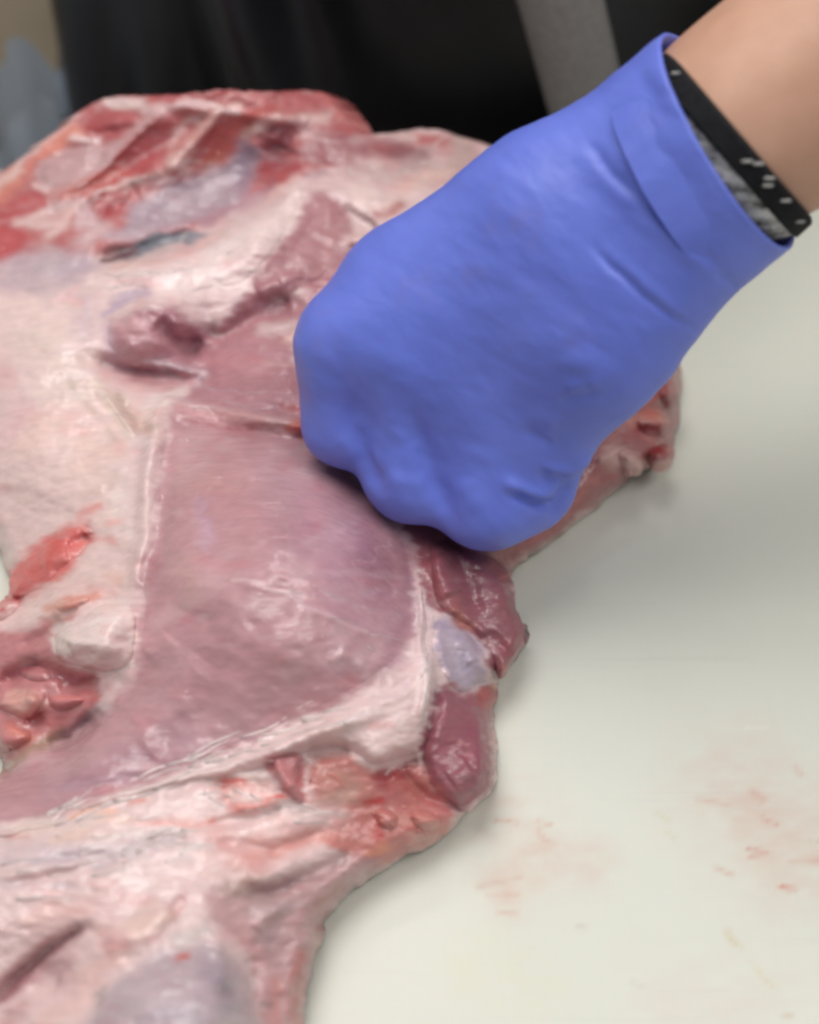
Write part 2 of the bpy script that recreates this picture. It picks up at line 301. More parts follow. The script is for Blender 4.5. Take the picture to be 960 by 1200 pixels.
# ridges (+) and grooves (-): height in cm, half-width in px, points
RIDGE = [
 (-0.85, 10, [(120,302),(150,297),(190,285),(235,276)]), (0.29, 14, [(120,320),(190,308),(260,285),(330,240)]),
 (-0.33, 8, [(250,262),(290,240),(330,215)]), (0.33, 12, [(335,150),(300,170),(310,135),(370,138)]), (-0.39, 14, [(335,170),(325,190)]),
 (0.23, 10, [(75,225),(130,190),(165,150),(195,132)]), (-0.26, 9, [(100,238),(150,205),(200,165),(225,140)]), (0.26, 8, [(70,250),(120,225),(175,202),(190,198)]),
 (0.20, 8, [(195,200),(225,170),(262,130)]), (-0.23, 7, [(60,250),(90,238)]), (-0.33, 12, [(115,260),(140,240),(165,225)]), (0.20, 9, [(80,160),(110,165)]),
 (0.20, 7, [(205,125),(280,135),(345,140)]),
 (-.7, 9, [(185,375),(205,395),(235,408)]), (.4, 12, [(140,372),(175,362),(205,368),(230,390)]), (-.55, 8, [(110,422),(140,433),(175,436),(240,450)]),
 (.3, 6, [(165,425),(200,428),(235,440)]), (-.5, 9, [(275,375),(310,360),(345,355)]), (.3, 10, [(330,330),(300,345)]), (-.4, 6, [(240,385),(255,395),(300,375),(345,368)]),
 (-.35, 7, [(400,245),(425,262),(440,272)]), (.35, 8, [(410,285),(430,280)]),
 (.35, 7, [(200,470),(260,480),(330,490),(375,500)]), (-.35, 6, [(205,490),(260,498),(320,506),(345,512),(378,512)]),
 (.3, 7, [(115,455),(140,480),(160,510)]), (.35, 9, [(182,485),(175,560),(166,640),(156,690)]), (-.25, 7, [(202,500),(193,580),(180,660)]), (-.4, 6, [(140,470),(158,490),(172,508)]), (.25, 7, [(195,465),(185,480),(172,500)]),
 (-0.21, 15, [(340,680),(320,710),(290,740)]), (0.18, 24, [(225,660),(235,690),(225,720)]), (-0.21, 17, [(195,695),(230,715),(255,730)]), (.06, 6, [(270,680),(320,690),(345,695)]), (.07, 7, [(345,710),(390,725),(440,745)]),
 (0.21, 31, [(150,860),(200,820),(235,770)]), (-0.24, 20, [(175,880),(230,830),(255,760)]), (0.15, 17, [(170,770),(200,745)]), (-0.15, 14, [(290,850),(330,810),(380,790)]), (0.12, 17, [(210,590),(240,560),(250,600)]),
 (-0.12, 17, [(255,560),(280,580)]), (0.12, 17, [(275,520),(300,560)]), (0.15, 10, [(395,760),(430,780)]),
 (-.8, 9, [(110,842),(85,865),(55,872)]), (-.7, 9, [(0,800),(25,785),(60,785),(100,800)]), (.5, 10, [(30,815),(50,825)]), (-.4, 6, [(35,850),(50,838)]), (-.4, 7, [(70,808),(115,800)]),
 (-.5, 6, [(100,625),(80,640)]), (.3, 10, [(50,660),(80,645)]), (.3, 8, [(60,715),(90,700)]), (-.4, 7, [(20,760),(60,740),(75,725)]),
 (.4, 8, [(500,760),(502,800),(495,840)]), (.35, 9, [(300,890),(370,860),(440,835)]), (-.6, 7, [(360,882),(410,878)]), (.35, 8, [(325,895),(345,925)]), (-.3, 6, [(360,890),(355,920)]),
 (-.5, 7, [(440,905),(470,892),(490,890)]), (.2, 6, [(100,945),(200,915),(320,910)]), (-.35, 5, [(215,917),(270,913),(310,912)]), (-.3, 6, [(250,915),(270,930),(260,945)]), (.25, 7, [(270,950),(330,935)]),
 (-.25, 5, [(240,965),(300,958),(330,948)]), (-.3, 6, [(250,985),(320,995),(380,975)]), (-.35, 7, [(280,1052),(330,1042),(380,1020),(410,1000)]), (.25, 10, [(290,1030),(350,1015)]),
 (-.75, 9, [(-20,1180),(20,1145),(60,1110),(98,1088)]), (-.3, 9, [(40,1140),(70,1150)]), (.4, 16, [(120,1110),(170,1090),(200,1060)]),
 (-.25, 6, [(200,1070),(215,1050)]), (-.2, 4, [(60,1010),(130,1000)]), (-.2, 4, [(0,1040),(90,1020),(150,1005)]), (.2, 6, [(0,1025),(100,1012)]), (-.25, 5, [(170,982),(220,985)]),
 (.3, 12, [(300,1090),(330,1060)]), (-.3, 8, [(295,1120),(300,1180)]), (.25, 10, [(255,1100),(270,1160)]), (-.25, 6, [(265,1150),(272,1165)]),
 (-.5, 9, [(520,615),(545,680),(560,720)]), (.4, 14, [(510,650),(530,700)]), (-.3, 6, [(565,740),(600,770)]), (.25, 10, [(540,745),(555,780)]), (-.4, 8, [(555,800),(580,800)]), (.35, 14, [(530,920),(555,900)]),
 (-.4, 5, [(470,905),(500,935),(540,948)]), (.3, 6, [(700,540),(740,520)]), (-.4, 6, [(750,500),(785,520)]), (.3, 6, [(740,480),(790,460)]), (-.3, 5, [(700,560),(760,540)]),
]
MAIN = [(192,488),(330,508),(378,518),(468,602),(486,700),(478,765),(380,830),(270,880),(120,935),(-60,985),(-60,935),(62,878),(160,802),(168,680),(187,540)]
def height(X, Y):
    Xw = X + 5 * fbm(X / 35, Y / 35, 71); Yw = Y + 5 * fbm(X / 35, Y / 35, 72)
    z = rbf(X, Y)
    for h, hw, pts in RIDGE:
        pts = np.asarray(pts, float)
        if h < 0 and h > -0.75: h = 0.85 * h; hw = 1.4 * hw
        k = (Xw > pts[:, 0].min() - 3 * hw) & (Xw < pts[:, 0].max() + 3 * hw) & (Yw > pts[:, 1].min() - 3 * hw) & (Yw < pts[:, 1].max() + 3 * hw)
        if not k.any(): continue
        d, t, *_ = seg_dist(Xw[k], Yw[k], pts)
        z[k] += h * np.exp(-(d / hw) ** 2) * np.clip(np.minimum(t, 1 - t) * 5 + 0.35, 0, 1)
    sm, *_ = sdist(X, Y, MAIN); sm = 1 - 0.75 * sstep(-10, 30, sm)
    z += 0.16 * fbm(X / 55, Y / 40, 31) + sm * (0.07 * fbm(X / 16, Y / 9, 32) + 0.02 * fbm(X / 8, Y / 4, 33))
    return np.maximum(z, 0.25)

# ------------------------------------------------------------------ the meat: flesh colours with some painted shade and highlights (photo px)
def Pg(c, soft, op, pts): return ('p', c, soft, op, pts)
def St(c, hw, op, pts): return ('s', c, hw, op, pts)
PAINT = [
 # ground tones of the big regions
 Pg((222,200,195), 6, 1, [(-200,-100),(1200,-100),(1200,1400),(-200,1400)]),
 # rib end, upper left
 Pg((178,98,98), 6, 1, [(-60,210),(40,160),(105,112),(200,100),(380,95),(430,150),(470,175),(420,190),(330,215),(270,255),(190,280),(100,300),(0,310),(-60,330)]),
 St((206,120,104), 9, .9, [(0,235),(40,185),(85,155)]), St((224,190,178), 7, .9, [(-5,222),(20,200)]), St((226,206,200), 6, .8, [(20,188),(70,152),(95,138)]), St((212,130,110), 8, .8, [(60,170),(95,152)]),
 Pg((170,78,80), 6, .95, [(90,150),(115,128),(160,128),(165,140),(148,158),(125,162),(100,160)]),
 Pg((190,150,150), 5, .95, [(45,190),(80,170),(135,164),(150,168),(115,200),(85,222),(55,222),(45,212)]),
 St((232,214,210), 3.5, .9, [(84,161),(112,161)]), St((228,200,196), 4, .85, [(42,219),(58,223)]),
 St((200,158,158), 9, .85, [(110,205),(140,172),(165,148),(190,130)]), St((206,150,146), 7, .7, [(60,232),(100,212)]),
 Pg((172,80,82), 6, .9, [(75,236),(125,195),(170,145),(205,135),(225,140),(215,165),(175,195),(150,212),(110,232)]), St((190,96,86), 8, .8, [(85,228),(120,208),(150,196)]),
 St((150,52,60), 5, .7, [(150,195),(180,175),(200,160)]), St((214,170,160), 7, .9, [(195,200),(225,165),(255,130),(280,120)]), St((226,186,176), 4, .85, [(70,252),(110,232),(150,212),(185,200)]), St((222,196,186), 7, .9, [(205,190),(218,198)]),
 Pg((180,82,74), 5, .9, [(230,190),(245,165),(275,130),(320,128),(285,160),(262,180),(245,196)]), St((172,80,78), 8, .8, [(290,132),(325,128)]), St((196,120,100), 6, .6, [(235,195),(260,185)]),
 Pg((226,206,198), 4, .95, [(118,118),(130,112),(172,114),(180,124),(150,128),(128,126)]), St((220,196,192), 5, .85, [(170,128),(205,122),(245,122),(275,132)]), St((210,172,166), 5, .8, [(235,135),(210,150),(200,170)]),
 St((176,84,82), 8, .9, [(180,118),(230,107),(300,110),(375,112)]), St((160,70,74), 5, .5, [(190,114),(240,112)]), St((160,80,84), 8, .7, [(330,112),(378,110),(400,140)]), St((196,110,104), 5, .7, [(370,108),(395,132),(415,155)]),
 St((216,184,176), 6, .9, [(300,150),(330,138),(385,138)]), St((206,178,170), 7, .7, [(290,158),(310,148)]), St((180,150,150), 10, .5, [(360,150),(370,165)]),
 Pg((138,66,76), 6, .9, [(308,160),(330,147),(345,155),(348,175),(340,192),(318,205),(305,195)]), St((170,100,100), 7, .6, [(320,165),(335,178)]), St((158,70,74), 6, .8, [(300,190),(318,200),(345,196)]),
 Pg((152,92,98), 8, .85, [(350,175),(400,150),(440,165),(440,185),(400,196),(350,190)]), St((166,110,112), 12, .6, [(375,160),(395,175)]),
 Pg((164,60,62), 5, .9, [(98,234),(125,225),(165,218),(150,240),(125,258),(112,266),(108,250)]), St((142,44,52), 4, .7, [(120,250),(145,232)]), St((216,190,192), 6, .8, [(178,214),(195,212)]), St((170,80,84), 4, .7, [(200,206),(208,210)]),
 # silvery membrane over the ribs
 Pg((162,142,154), 9, .92, [(150,245),(190,218),(270,190),(280,168),(302,165),(302,205),(298,225),(270,245),(230,262),(170,275),(140,275)]),
 St((180,164,170), 12, .7, [(200,248),(255,225)]), St((142,124,144), 9, .7, [(285,175),(285,215)]), St((182,166,174), 8, .7, [(130,278),(180,268)]), St((160,134,150), 5, .6, [(240,262),(285,240),(320,218)]), St((206,184,184), 10, .7, [(90,262),(120,270),(100,285)]), St((202,176,180), 9, .8, [(105,255),(95,242)]),
 Pg((178,72,76), 6, .9, [(-60,240),(8,245),(30,230),(50,228),(52,245),(20,262),(40,278),(38,288),(0,305),(-60,320)]), St((222,190,184), 5, .9, [(22,262),(50,250),(85,240)]), St((196,150,152), 4, .6, [(55,250),(80,238)]), St((222,196,188), 8, .8, [(40,262),(70,260),(60,275)]),
 Pg((188,166,172), 10, .9, [(-40,320),(20,300),(60,292),(115,300),(130,312),(95,330),(60,345),(10,345)]), St((178,156,168), 9, .6, [(20,308),(60,300),(100,303)]), St((184,164,178), 8, .55, [(50,320),(100,312)]), St((222,176,176), 5, .5, [(70,350),(95,338)]),
 # slit, its shadow painted in grey-blue and dark red
 Pg((104,112,124), 4, .95, [(150,290),(165,278),(200,272),(240,270),(232,280),(190,290),(150,300),(125,304),(118,300),(135,294)]), St((90,40,50), 4, .9, [(122,302),(138,297),(158,290)]), St((140,152,160), 5, .7, [(180,282),(225,275)]),
 # white fat band
 Pg((232,214,208), 9, 1, [(345,205),(362,225),(340,260),(315,305),(285,335),(240,350),(200,350),(140,350),(100,330),(140,312),(200,296),(250,280),(300,250),(330,225)]), St((240,230,224), 12, .7, [(200,325),(260,318)]), St((240,226,220), 10, .6, [(250,300),(320,265)]), St((226,186,176), 6, .6, [(135,316),(200,298),(255,275)]), St((228,196,186), 5, .6, [(300,245),(345,210)]),
 St((206,178,182), 6, .6, [(275,248),(310,228)]), St((172,152,178), 5, .75, [(118,370),(140,350),(170,342)]), St((214,186,184), 14, .6, [(270,340),(240,360),(250,380)]),
 # pink muscle to the right of it
 Pg((176,120,126), 6, .98, [(362,225),(392,225),(410,262),(420,300),(345,395),(300,420),(225,395),(255,390),(290,340),(320,300),(345,260)]), St((186,134,138), 12, .6, [(375,250),(355,310)]), St((150,96,104), 7, .6, [(300,335),(335,290)]), St((196,142,140), 6, .5, [(395,260),(372,320)]),
 St((148,92,102), 10, .8, [(280,372),(310,358),(345,352)]), St((196,158,154), 7, .7, [(320,348),(350,346)]), St((210,186,182), 7, .8, [(312,388),(345,382)]), St((220,178,162), 6, .8, [(330,402),(345,395)]), St((186,160,160), 7, .7, [(240,385),(255,378),(245,398)]), St((210,188,186), 5, .7, [(240,398),(262,394)]),
 Pg((186,138,138), 9, .7, [(395,158),(470,150),(560,160),(610,225),(480,212),(400,212)]), St((230,210,200), 10, .85, [(420,225),(450,235),(480,225)]), St((236,214,204), 6, .9, [(418,232),(440,240)]), St((222,196,188), 8, .9, [(405,285),(425,282)]), St((130,80,84), 5, .8, [(410,250),(428,258),(435,265)]), St((176,96,92), 6, .8, [(440,252),(470,238)]), St((198,160,158), 12, .7, [(370,210),(420,205),(480,195)]), St((206,178,172), 14, .8, [(440,200),(500,195)]), St((176,150,150), 8, .6, [(470,190),(505,200)]), St((226,196,184), 9, .85, [(470,220),(520,200)]),
 St((152,84,88), 9, .85, [(400,175),(440,172),(480,172)]), St((130,84,90), 9, .7, [(465,178),(500,182)]), St((184,94,92), 9, .9, [(495,160),(520,165)]), St((214,186,178), 4, .8, [(450,157),(490,160)]), St((190,164,154), 9, .85, [(530,160),(545,170),(530,190)]), St((216,150,136), 4, .6, [(545,155),(560,165)]), St((160,140,150), 6, .5, [(355,207),(372,206)]),
 # middle muscles, groove shade and pale highlights painted in
 Pg((178,124,132), 7, .98, [(118,385),(140,370),(175,358),(210,360),(240,385),(250,400),(345,400),(350,440),(380,500),(330,490),(205,470),(180,448),(112,428),(110,410)]),
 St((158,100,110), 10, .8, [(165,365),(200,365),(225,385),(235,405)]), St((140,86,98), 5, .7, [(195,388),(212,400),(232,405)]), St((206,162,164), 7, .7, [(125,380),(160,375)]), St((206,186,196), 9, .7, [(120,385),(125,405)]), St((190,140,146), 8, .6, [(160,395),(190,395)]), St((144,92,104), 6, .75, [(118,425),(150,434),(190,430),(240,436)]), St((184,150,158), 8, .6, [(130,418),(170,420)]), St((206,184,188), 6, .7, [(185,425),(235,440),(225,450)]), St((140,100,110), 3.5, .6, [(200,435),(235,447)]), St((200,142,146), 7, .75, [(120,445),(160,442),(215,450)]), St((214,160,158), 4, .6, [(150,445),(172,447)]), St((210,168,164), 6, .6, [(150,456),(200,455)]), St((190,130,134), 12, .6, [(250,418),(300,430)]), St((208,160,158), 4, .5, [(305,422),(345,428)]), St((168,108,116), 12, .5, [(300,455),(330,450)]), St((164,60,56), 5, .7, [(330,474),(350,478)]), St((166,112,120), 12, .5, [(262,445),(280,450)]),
 # left fat sheet
 Pg((228,206,198), 12, .95, [(-80,345),(60,345),(110,370),(112,425),(140,440),(165,470),(175,480),(190,470),(185,520),(175,600),(165,650),(150,700),(60,720),(-60,760),(-100,600)]),
 St((226,212,200), 26, .6, [(40,400),(80,430),(60,470)]), St((220,190,188), 20, .5, [(0,420),(20,470),(0,520)]), St((230,200,186), 16, .55, [(60,500),(30,520)]), St((232,204,186), 12, .55, [(100,520),(130,530),(90,545)]), St((232,220,200), 7, .9, [(108,450),(130,470),(150,500)]), St((188,168,150), 6, .8, [(140,465),(158,488),(172,503)]), St((196,178,160), 5, .6, [(85,450),(110,480),(135,510)]), St((234,224,216), 6, .9, [(215,460),(190,465),(172,485)]), St((236,226,214), 6, .7, [(170,490),(182,475)]), St((210,202,204), 12, .6, [(165,520),(175,545)]), St((226,212,206), 12, .7, [(140,560),(150,620)]), St((230,190,170), 4, .6, [(188,480),(183,520)]), St((206,190,188), 12, .4, [(60,300),(50,350)]), St((200,182,192), 10, .5, [(100,355),(95,400)]),
 St((220,176,168), 10, .45, [(20,500),(60,480)]), St((214,172,176), 10, .4, [(30,480),(10,510)]), St((236,226,214), 6, .7, [(135,570),(132,610)]), St((208,188,172), 8, .5, [(110,575),(135,560)]), St((208,182,174), 10, .4, [(20,610),(30,630)]),
 # red patches at the left edge
 Pg((204,96,92), 8, .95, [(-5,690),(8,662),(30,645),(62,620),(88,608),(112,614),(112,632),(92,656),(70,676),(48,694),(20,704),(0,706)]), St((198,72,66), 6, .7, [(70,632),(40,668)]), St((222,120,110), 6, .6, [(95,600),(112,595)]), St((226,140,132), 8, .6, [(70,660),(100,640)]), St((130,60,56), 4, .7, [(98,627),(106,623)]), St((222,130,124), 5, .5, [(115,630),(130,636)]), St((224,140,130), 4, .5, [(128,612),(138,612)]),
 St((188,70,74), 9, .9, [(-20,725),(5,712),(18,702)]), St((226,196,190), 8, .8, [(20,715),(60,690),(90,680)]), St((212,132,112), 7, .85, [(60,712),(85,704),(110,700)]), St((198,110,96), 5, .7, [(58,728),(80,722)]), St((206,160,140), 7, .6, [(125,675),(140,680)]), St((226,200,192), 8, .7, [(-10,740),(30,725)]), St((222,196,194), 10, .5, [(130,655),(160,650)]), St((214,160,154), 8, .6, [(105,690),(130,695)]),
 # lower left recess; the olive stroke is painted shadow
 Pg((186,114,116), 7, .95, [(-60,745),(30,738),(62,722),(60,755),(75,780),(110,790),(118,810),(115,830),(70,865),(30,890),(0,905),(-60,900)]),
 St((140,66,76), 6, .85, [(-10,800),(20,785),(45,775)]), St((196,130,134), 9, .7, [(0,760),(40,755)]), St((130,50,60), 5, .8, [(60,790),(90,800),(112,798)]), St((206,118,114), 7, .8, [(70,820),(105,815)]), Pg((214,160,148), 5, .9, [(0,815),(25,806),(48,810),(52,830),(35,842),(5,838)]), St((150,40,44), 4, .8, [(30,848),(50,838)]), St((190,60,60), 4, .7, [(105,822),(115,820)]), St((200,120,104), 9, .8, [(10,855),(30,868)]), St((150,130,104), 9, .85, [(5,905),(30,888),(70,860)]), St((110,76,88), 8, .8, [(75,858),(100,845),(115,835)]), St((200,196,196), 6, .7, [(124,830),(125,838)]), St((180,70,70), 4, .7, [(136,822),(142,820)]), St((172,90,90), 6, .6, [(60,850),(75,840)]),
 # main muscle
 Pg((186,138,144), 12, 1, [(190,472),(240,480),(330,490),(375,505),(420,560),(470,600),(488,650),(490,700),(480,770),(440,800),(380,835),(320,860),(270,885),(220,905),(120,940),(60,965),(-60,990),(-60,930),(20,900),(60,875),(110,842),(160,800),(160,740),(165,680),(175,600),(185,540)]),
 St((186,136,138), 22, .6, [(230,520),(260,560),(230,600)]), St((176,140,146), 26, .6, [(330,560),(340,640)]), St((150,96,112), 20, .6, [(430,600),(440,660)]), St((160,112,124), 18, .5, [(400,560),(450,700)]), St((186,146,166), 9, .6, [(240,590),(242,635)]), St((196,160,178), 6, .5, [(235,610),(245,625)]), St((200,154,150), 16, .6, [(215,665),(225,690)]), St((196,148,144), 14, .5, [(210,560),(280,570)]), St((168,124,126), 14, .5, [(300,720),(330,690)]), St((178,136,138), 22, .5, [(360,720),(340,780)]), St((186,146,150), 20, .5, [(200,770),(190,810)]), St((164,120,126), 16, .6, [(230,830),(160,880)]), St((162,120,134), 20, .5, [(60,920),(220,870)]), St((178,148,162), 6, .5, [(80,925),(160,905)]), St((186,134,140), 18, .5, [(130,860),(200,810)]), St((190,150,150), 10, .5, [(190,730),(230,700)]), St((170,108,112), 8, .5, [(165,680),(185,660)]),
 St((216,190,190), 2.2, .7, [(272,680),(310,688),(338,694)]), St((208,180,184), 2.5, .6, [(350,710),(385,722),(430,742)]), St((196,160,166), 5, .5, [(350,670),(420,672),(480,676)]), St((200,166,172), 7, .4, [(380,690),(440,690)]), St((206,178,180), 6, .55, [(420,770),(430,790)]), St((190,160,166), 8, .5, [(400,780),(395,740)]), St((150,104,118), 12, .5, [(455,770),(465,720)]), St((136,90,106), 9, .5, [(470,640),(480,700)]), St((188,150,156), 7, .5, [(200,880),(320,850)]), St((204,176,180), 4, .5, [(340,855),(400,830)]), St((200,150,146), 8, .5, [(210,480),(300,490)]), St((206,158,156), 6, .7, [(240,482),(330,495)]), St((190,130,134), 6, .6, [(215,478),(260,483)]), St((214,176,170), 5, .6, [(310,495),(345,497)]),
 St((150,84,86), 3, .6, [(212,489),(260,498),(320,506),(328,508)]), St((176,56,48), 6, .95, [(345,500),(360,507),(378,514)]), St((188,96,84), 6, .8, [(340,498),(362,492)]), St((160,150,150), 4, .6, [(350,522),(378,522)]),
 St((226,206,200), 8, .7, [(186,485),(178,560),(166,640)]),
 # knob of cartilage
 Pg((232,218,210), 5, 1, [(92,728),(120,705),(150,702),(160,720),(162,760),(150,785),(118,790),(100,780),(75,778),(62,762),(60,745),(72,735)]), St((222,216,204), 6, .8, [(68,742),(75,770)]), St((184,164,146), 3, .8, [(76,755),(82,765)]), St((214,190,180), 8, .6, [(120,770),(145,765)]), St((238,230,224), 6, .7, [(110,730),(140,725)]), St((222,190,186), 8, .8, [(122,795),(128,812)]), St((170,120,110), 4, .6, [(95,785),(110,790)]),
 # rim of fat right and below the main muscle
 Pg((228,208,202), 5, 1, [(487,650),(497,690),(500,740),(513,800),(508,830),(500,880),(470,890),(445,900),(430,898),(418,880),(360,880),(320,905),(220,915),(120,945),(60,972),(-60,990),(-60,975),(60,960),(120,935),(220,902),(280,878),(330,852),(390,828),(425,812),(470,800),(482,770),(486,710)]),
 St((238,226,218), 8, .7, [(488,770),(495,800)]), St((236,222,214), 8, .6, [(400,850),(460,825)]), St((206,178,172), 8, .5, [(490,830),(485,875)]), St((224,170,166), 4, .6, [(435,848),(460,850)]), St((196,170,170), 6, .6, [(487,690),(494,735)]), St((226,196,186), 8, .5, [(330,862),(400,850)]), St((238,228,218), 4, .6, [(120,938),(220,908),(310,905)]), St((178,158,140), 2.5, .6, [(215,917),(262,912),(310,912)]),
 # right flap
 Pg((132,76,84), 5, 1, [(470,600),(520,615),(560,640),(600,655),(606,700),(620,745),(618,760),(600,780),(585,800),(575,775),(555,745),(530,728),(505,715),(493,680),(488,650)]), St((152,80,84), 11, .7, [(492,650),(512,690),(530,715)]), St((170,108,92), 6, .6, [(535,720),(550,735)]), St((110,56,70), 12, .5, [(530,630),(560,690)]), St((144,70,78), 8, .7, [(590,760),(612,752)]), St((196,110,96), 3, .7, [(604,668),(594,680)]), St((160,90,80), 4, .6, [(595,650),(606,690)]), St((190,120,100), 4, .6, [(588,792),(594,780)]),
 Pg((168,152,168), 5, 1, [(508,722),(530,728),(555,745),(572,772),(578,798),(560,805),(545,814),(525,806),(515,790),(508,755)]), St((186,174,186), 7, .6, [(525,750),(535,790)]), St((150,138,164), 7, .6, [(542,770),(545,785)]),
 Pg((138,80,90), 5, 1, [(515,800),(545,814),(560,808),(575,830),(580,870),(578,920),(560,940),(540,950),(515,935),(495,912),(490,880),(502,850),(510,825)]), St((166,104,116), 10, .7, [(505,905),(525,930),(545,938)]), St((128,62,78), 12, .5, [(550,850),(560,890)]), St((156,84,96), 12, .5, [(515,870),(520,890)]), Pg((150,40,48), 4, .95, [(555,812),(578,798),(588,812),(580,835),(562,830)]), St((200,130,104), 3.5, .8, [(583,805),(586,822)]), St((176,112,100), 3.5, .7, [(579,850),(581,900)]), St((206,150,150), 2, .5, [(535,867),(545,870)]), St((206,150,150), 2, .5, [(548,884),(556,885)]),
 # ragged tissue under the rim
 Pg((190,112,104), 7, .95, [(362,886),(415,882),(430,900),(445,903),(490,890),(500,915),(540,950),(530,985),(470,1005),(440,1022),(410,1010),(385,990),(350,975),(335,950),(370,940)]),
 Pg((150,56,60), 5, .85, [(435,905),(470,896),(488,892),(482,905),(460,920),(440,925)]), St((120,30,36), 3, .8, [(470,898),(484,890)]), St((196,140,126), 10, .7, [(380,905),(410,910),(405,935)]), St((200,160,144), 14, .7, [(385,940),(410,930)]), St((192,76,72), 5, .8, [(440,960),(448,985)]), St((186,60,60), 4, .8, [(432,940),(450,935)]), St((176,70,70), 3.5, .7, [(475,972),(485,974)]), St((180,60,60), 3.5, .8, [(440,982),(452,984)]), St((206,146,130), 9, .6, [(475,960),(520,965)]), St((196,150,136), 8, .7, [(480,985),(510,985)]), St((216,142,112), 5, .8, [(435,1000),(450,995)]), St((180,96,96), 10, .6, [(500,930),(520,950)]), St((170,90,90), 10, .5, [(460,930),(480,945)]),
 Pg((186,116,120), 5, .95, [(312,882),(360,878),(352,900),(358,925),(360,945),(345,940),(330,925),(318,905)]), St((200,128,128), 8, .6, [(330,900),(345,925)]), St((196,74,66), 4, .85, [(318,935),(330,930)]), St((190,84,78), 3.5, .8, [(356,895),(352,920),(362,943)]),
 Pg((222,176,166), 5, .9, [(252,918),(310,912),(322,925),(318,945),(290,955),(270,952),(258,935)]), St((206,88,80), 4, .85, [(256,922),(262,916),(285,913)]), St((206,92,82), 5, .85, [(270,948),(290,948),(318,938),(330,932)]), St((210,96,84), 4, .7, [(275,955),(300,952)]), St((200,110,104), 3, .6, [(255,930),(262,940)]), St((234,214,206), 6, .6, [(275,930),(300,935)]),
 # lower fat and shank
 Pg((222,200,194), 9, .9, [(-60,990),(60,975),(220,920),(252,925),(265,960),(350,945),(400,945),(410,960),(330,1000),(290,1060),(230,1100),(150,1140),(100,1200),(80,1290),(-60,1290)]),
 St((210,198,200), 16, .7, [(0,1005),(90,998),(200,985)]), St((178,166,176), 5, .6, [(35,1010),(70,1006),(150,998)]), St((182,172,180), 6, .5, [(0,1040),(80,1035)]), St((172,164,170), 4, .5, [(170,985),(205,985)]), St((176,168,174), 4, .5, [(110,1015),(135,1010)]), St((232,206,188), 6, .7, [(60,985),(120,955),(150,960)]), St((232,180,152), 5, .7, [(85,955),(110,948),(130,950)]), St((214,130,120), 4, .8, [(145,937),(165,933)]), St((226,150,136), 4, .75, [(160,965),(220,966),(250,962)]), St((226,214,200), 8, .7, [(20,975),(60,965)]), St((206,150,140), 4, .6, [(12,983),(25,982)]), St((232,214,206), 12, .6, [(300,960),(360,950)]), St((224,212,200), 9, .5, [(130,980),(160,975)]), St((228,186,176), 10, .5, [(200,955),(230,970)]), St((208,184,166), 6, .5, [(70,985),(130,975)]),
 St((214,160,152), 20, .6, [(260,990),(300,1010)]), St((206,136,124), 12, .75, [(320,998),(350,985),(380,975)]), St((210,146,136), 14, .6, [(280,1010),(310,990)]), St((220,190,180), 10, .7, [(230,1000),(250,1030)]), St((238,232,226), 9, .5, [(145,1030),(170,1040)]), St((232,206,186), 12, .6, [(160,1090),(190,1070)]), St((228,186,176), 14, .6, [(60,1060),(40,1080),(90,1070)]), St((222,176,166), 14, .55, [(100,1150),(140,1110)]), St((226,190,180), 14, .5, [(60,1190),(90,1170)]), St((214,150,144), 5, .5, [(200,1070),(215,1050)]), St((224,160,160), 6, .5, [(125,1105),(130,1112)]),
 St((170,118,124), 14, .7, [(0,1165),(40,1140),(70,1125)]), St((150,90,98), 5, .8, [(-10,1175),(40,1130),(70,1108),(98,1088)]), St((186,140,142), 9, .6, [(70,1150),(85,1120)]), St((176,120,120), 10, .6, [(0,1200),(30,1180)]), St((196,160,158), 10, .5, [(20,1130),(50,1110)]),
 Pg((176,160,166), 15, .92, [(100,1215),(112,1172),(140,1143),(180,1120),(220,1106),(255,1106),(282,1125),(300,1160),(305,1215),(300,1300),(100,1300)]), St((146,132,144), 14, .6, [(250,1140),(270,1180)]), St((190,178,184), 14, .6, [(150,1160),(180,1180)]), St((128,112,126), 6, .6, [(262,1150),(272,1160)]), St((186,182,176), 12, .6, [(210,1100),(240,1090)]), St((190,84,72), 5, .95, [(208,1124),(218,1120)]), St((158,146,158), 12, .5, [(190,1190),(230,1190)]), St((150,134,128), 3, .6, [(112,1180),(120,1155)]),
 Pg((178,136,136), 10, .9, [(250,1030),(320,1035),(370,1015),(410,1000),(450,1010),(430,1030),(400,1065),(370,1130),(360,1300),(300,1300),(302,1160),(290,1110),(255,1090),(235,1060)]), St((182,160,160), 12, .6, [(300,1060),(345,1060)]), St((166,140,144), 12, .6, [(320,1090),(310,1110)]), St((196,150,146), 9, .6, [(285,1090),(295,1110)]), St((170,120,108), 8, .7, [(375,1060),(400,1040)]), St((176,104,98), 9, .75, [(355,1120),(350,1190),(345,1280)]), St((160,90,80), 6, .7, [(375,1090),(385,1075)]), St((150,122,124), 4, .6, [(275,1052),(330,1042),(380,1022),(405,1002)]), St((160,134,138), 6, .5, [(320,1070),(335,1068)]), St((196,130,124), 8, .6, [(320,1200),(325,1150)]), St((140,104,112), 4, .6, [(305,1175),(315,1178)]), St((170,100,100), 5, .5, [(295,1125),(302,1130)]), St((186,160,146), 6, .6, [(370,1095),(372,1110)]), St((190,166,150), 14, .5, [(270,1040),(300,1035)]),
 # flap to the right, beneath the hand
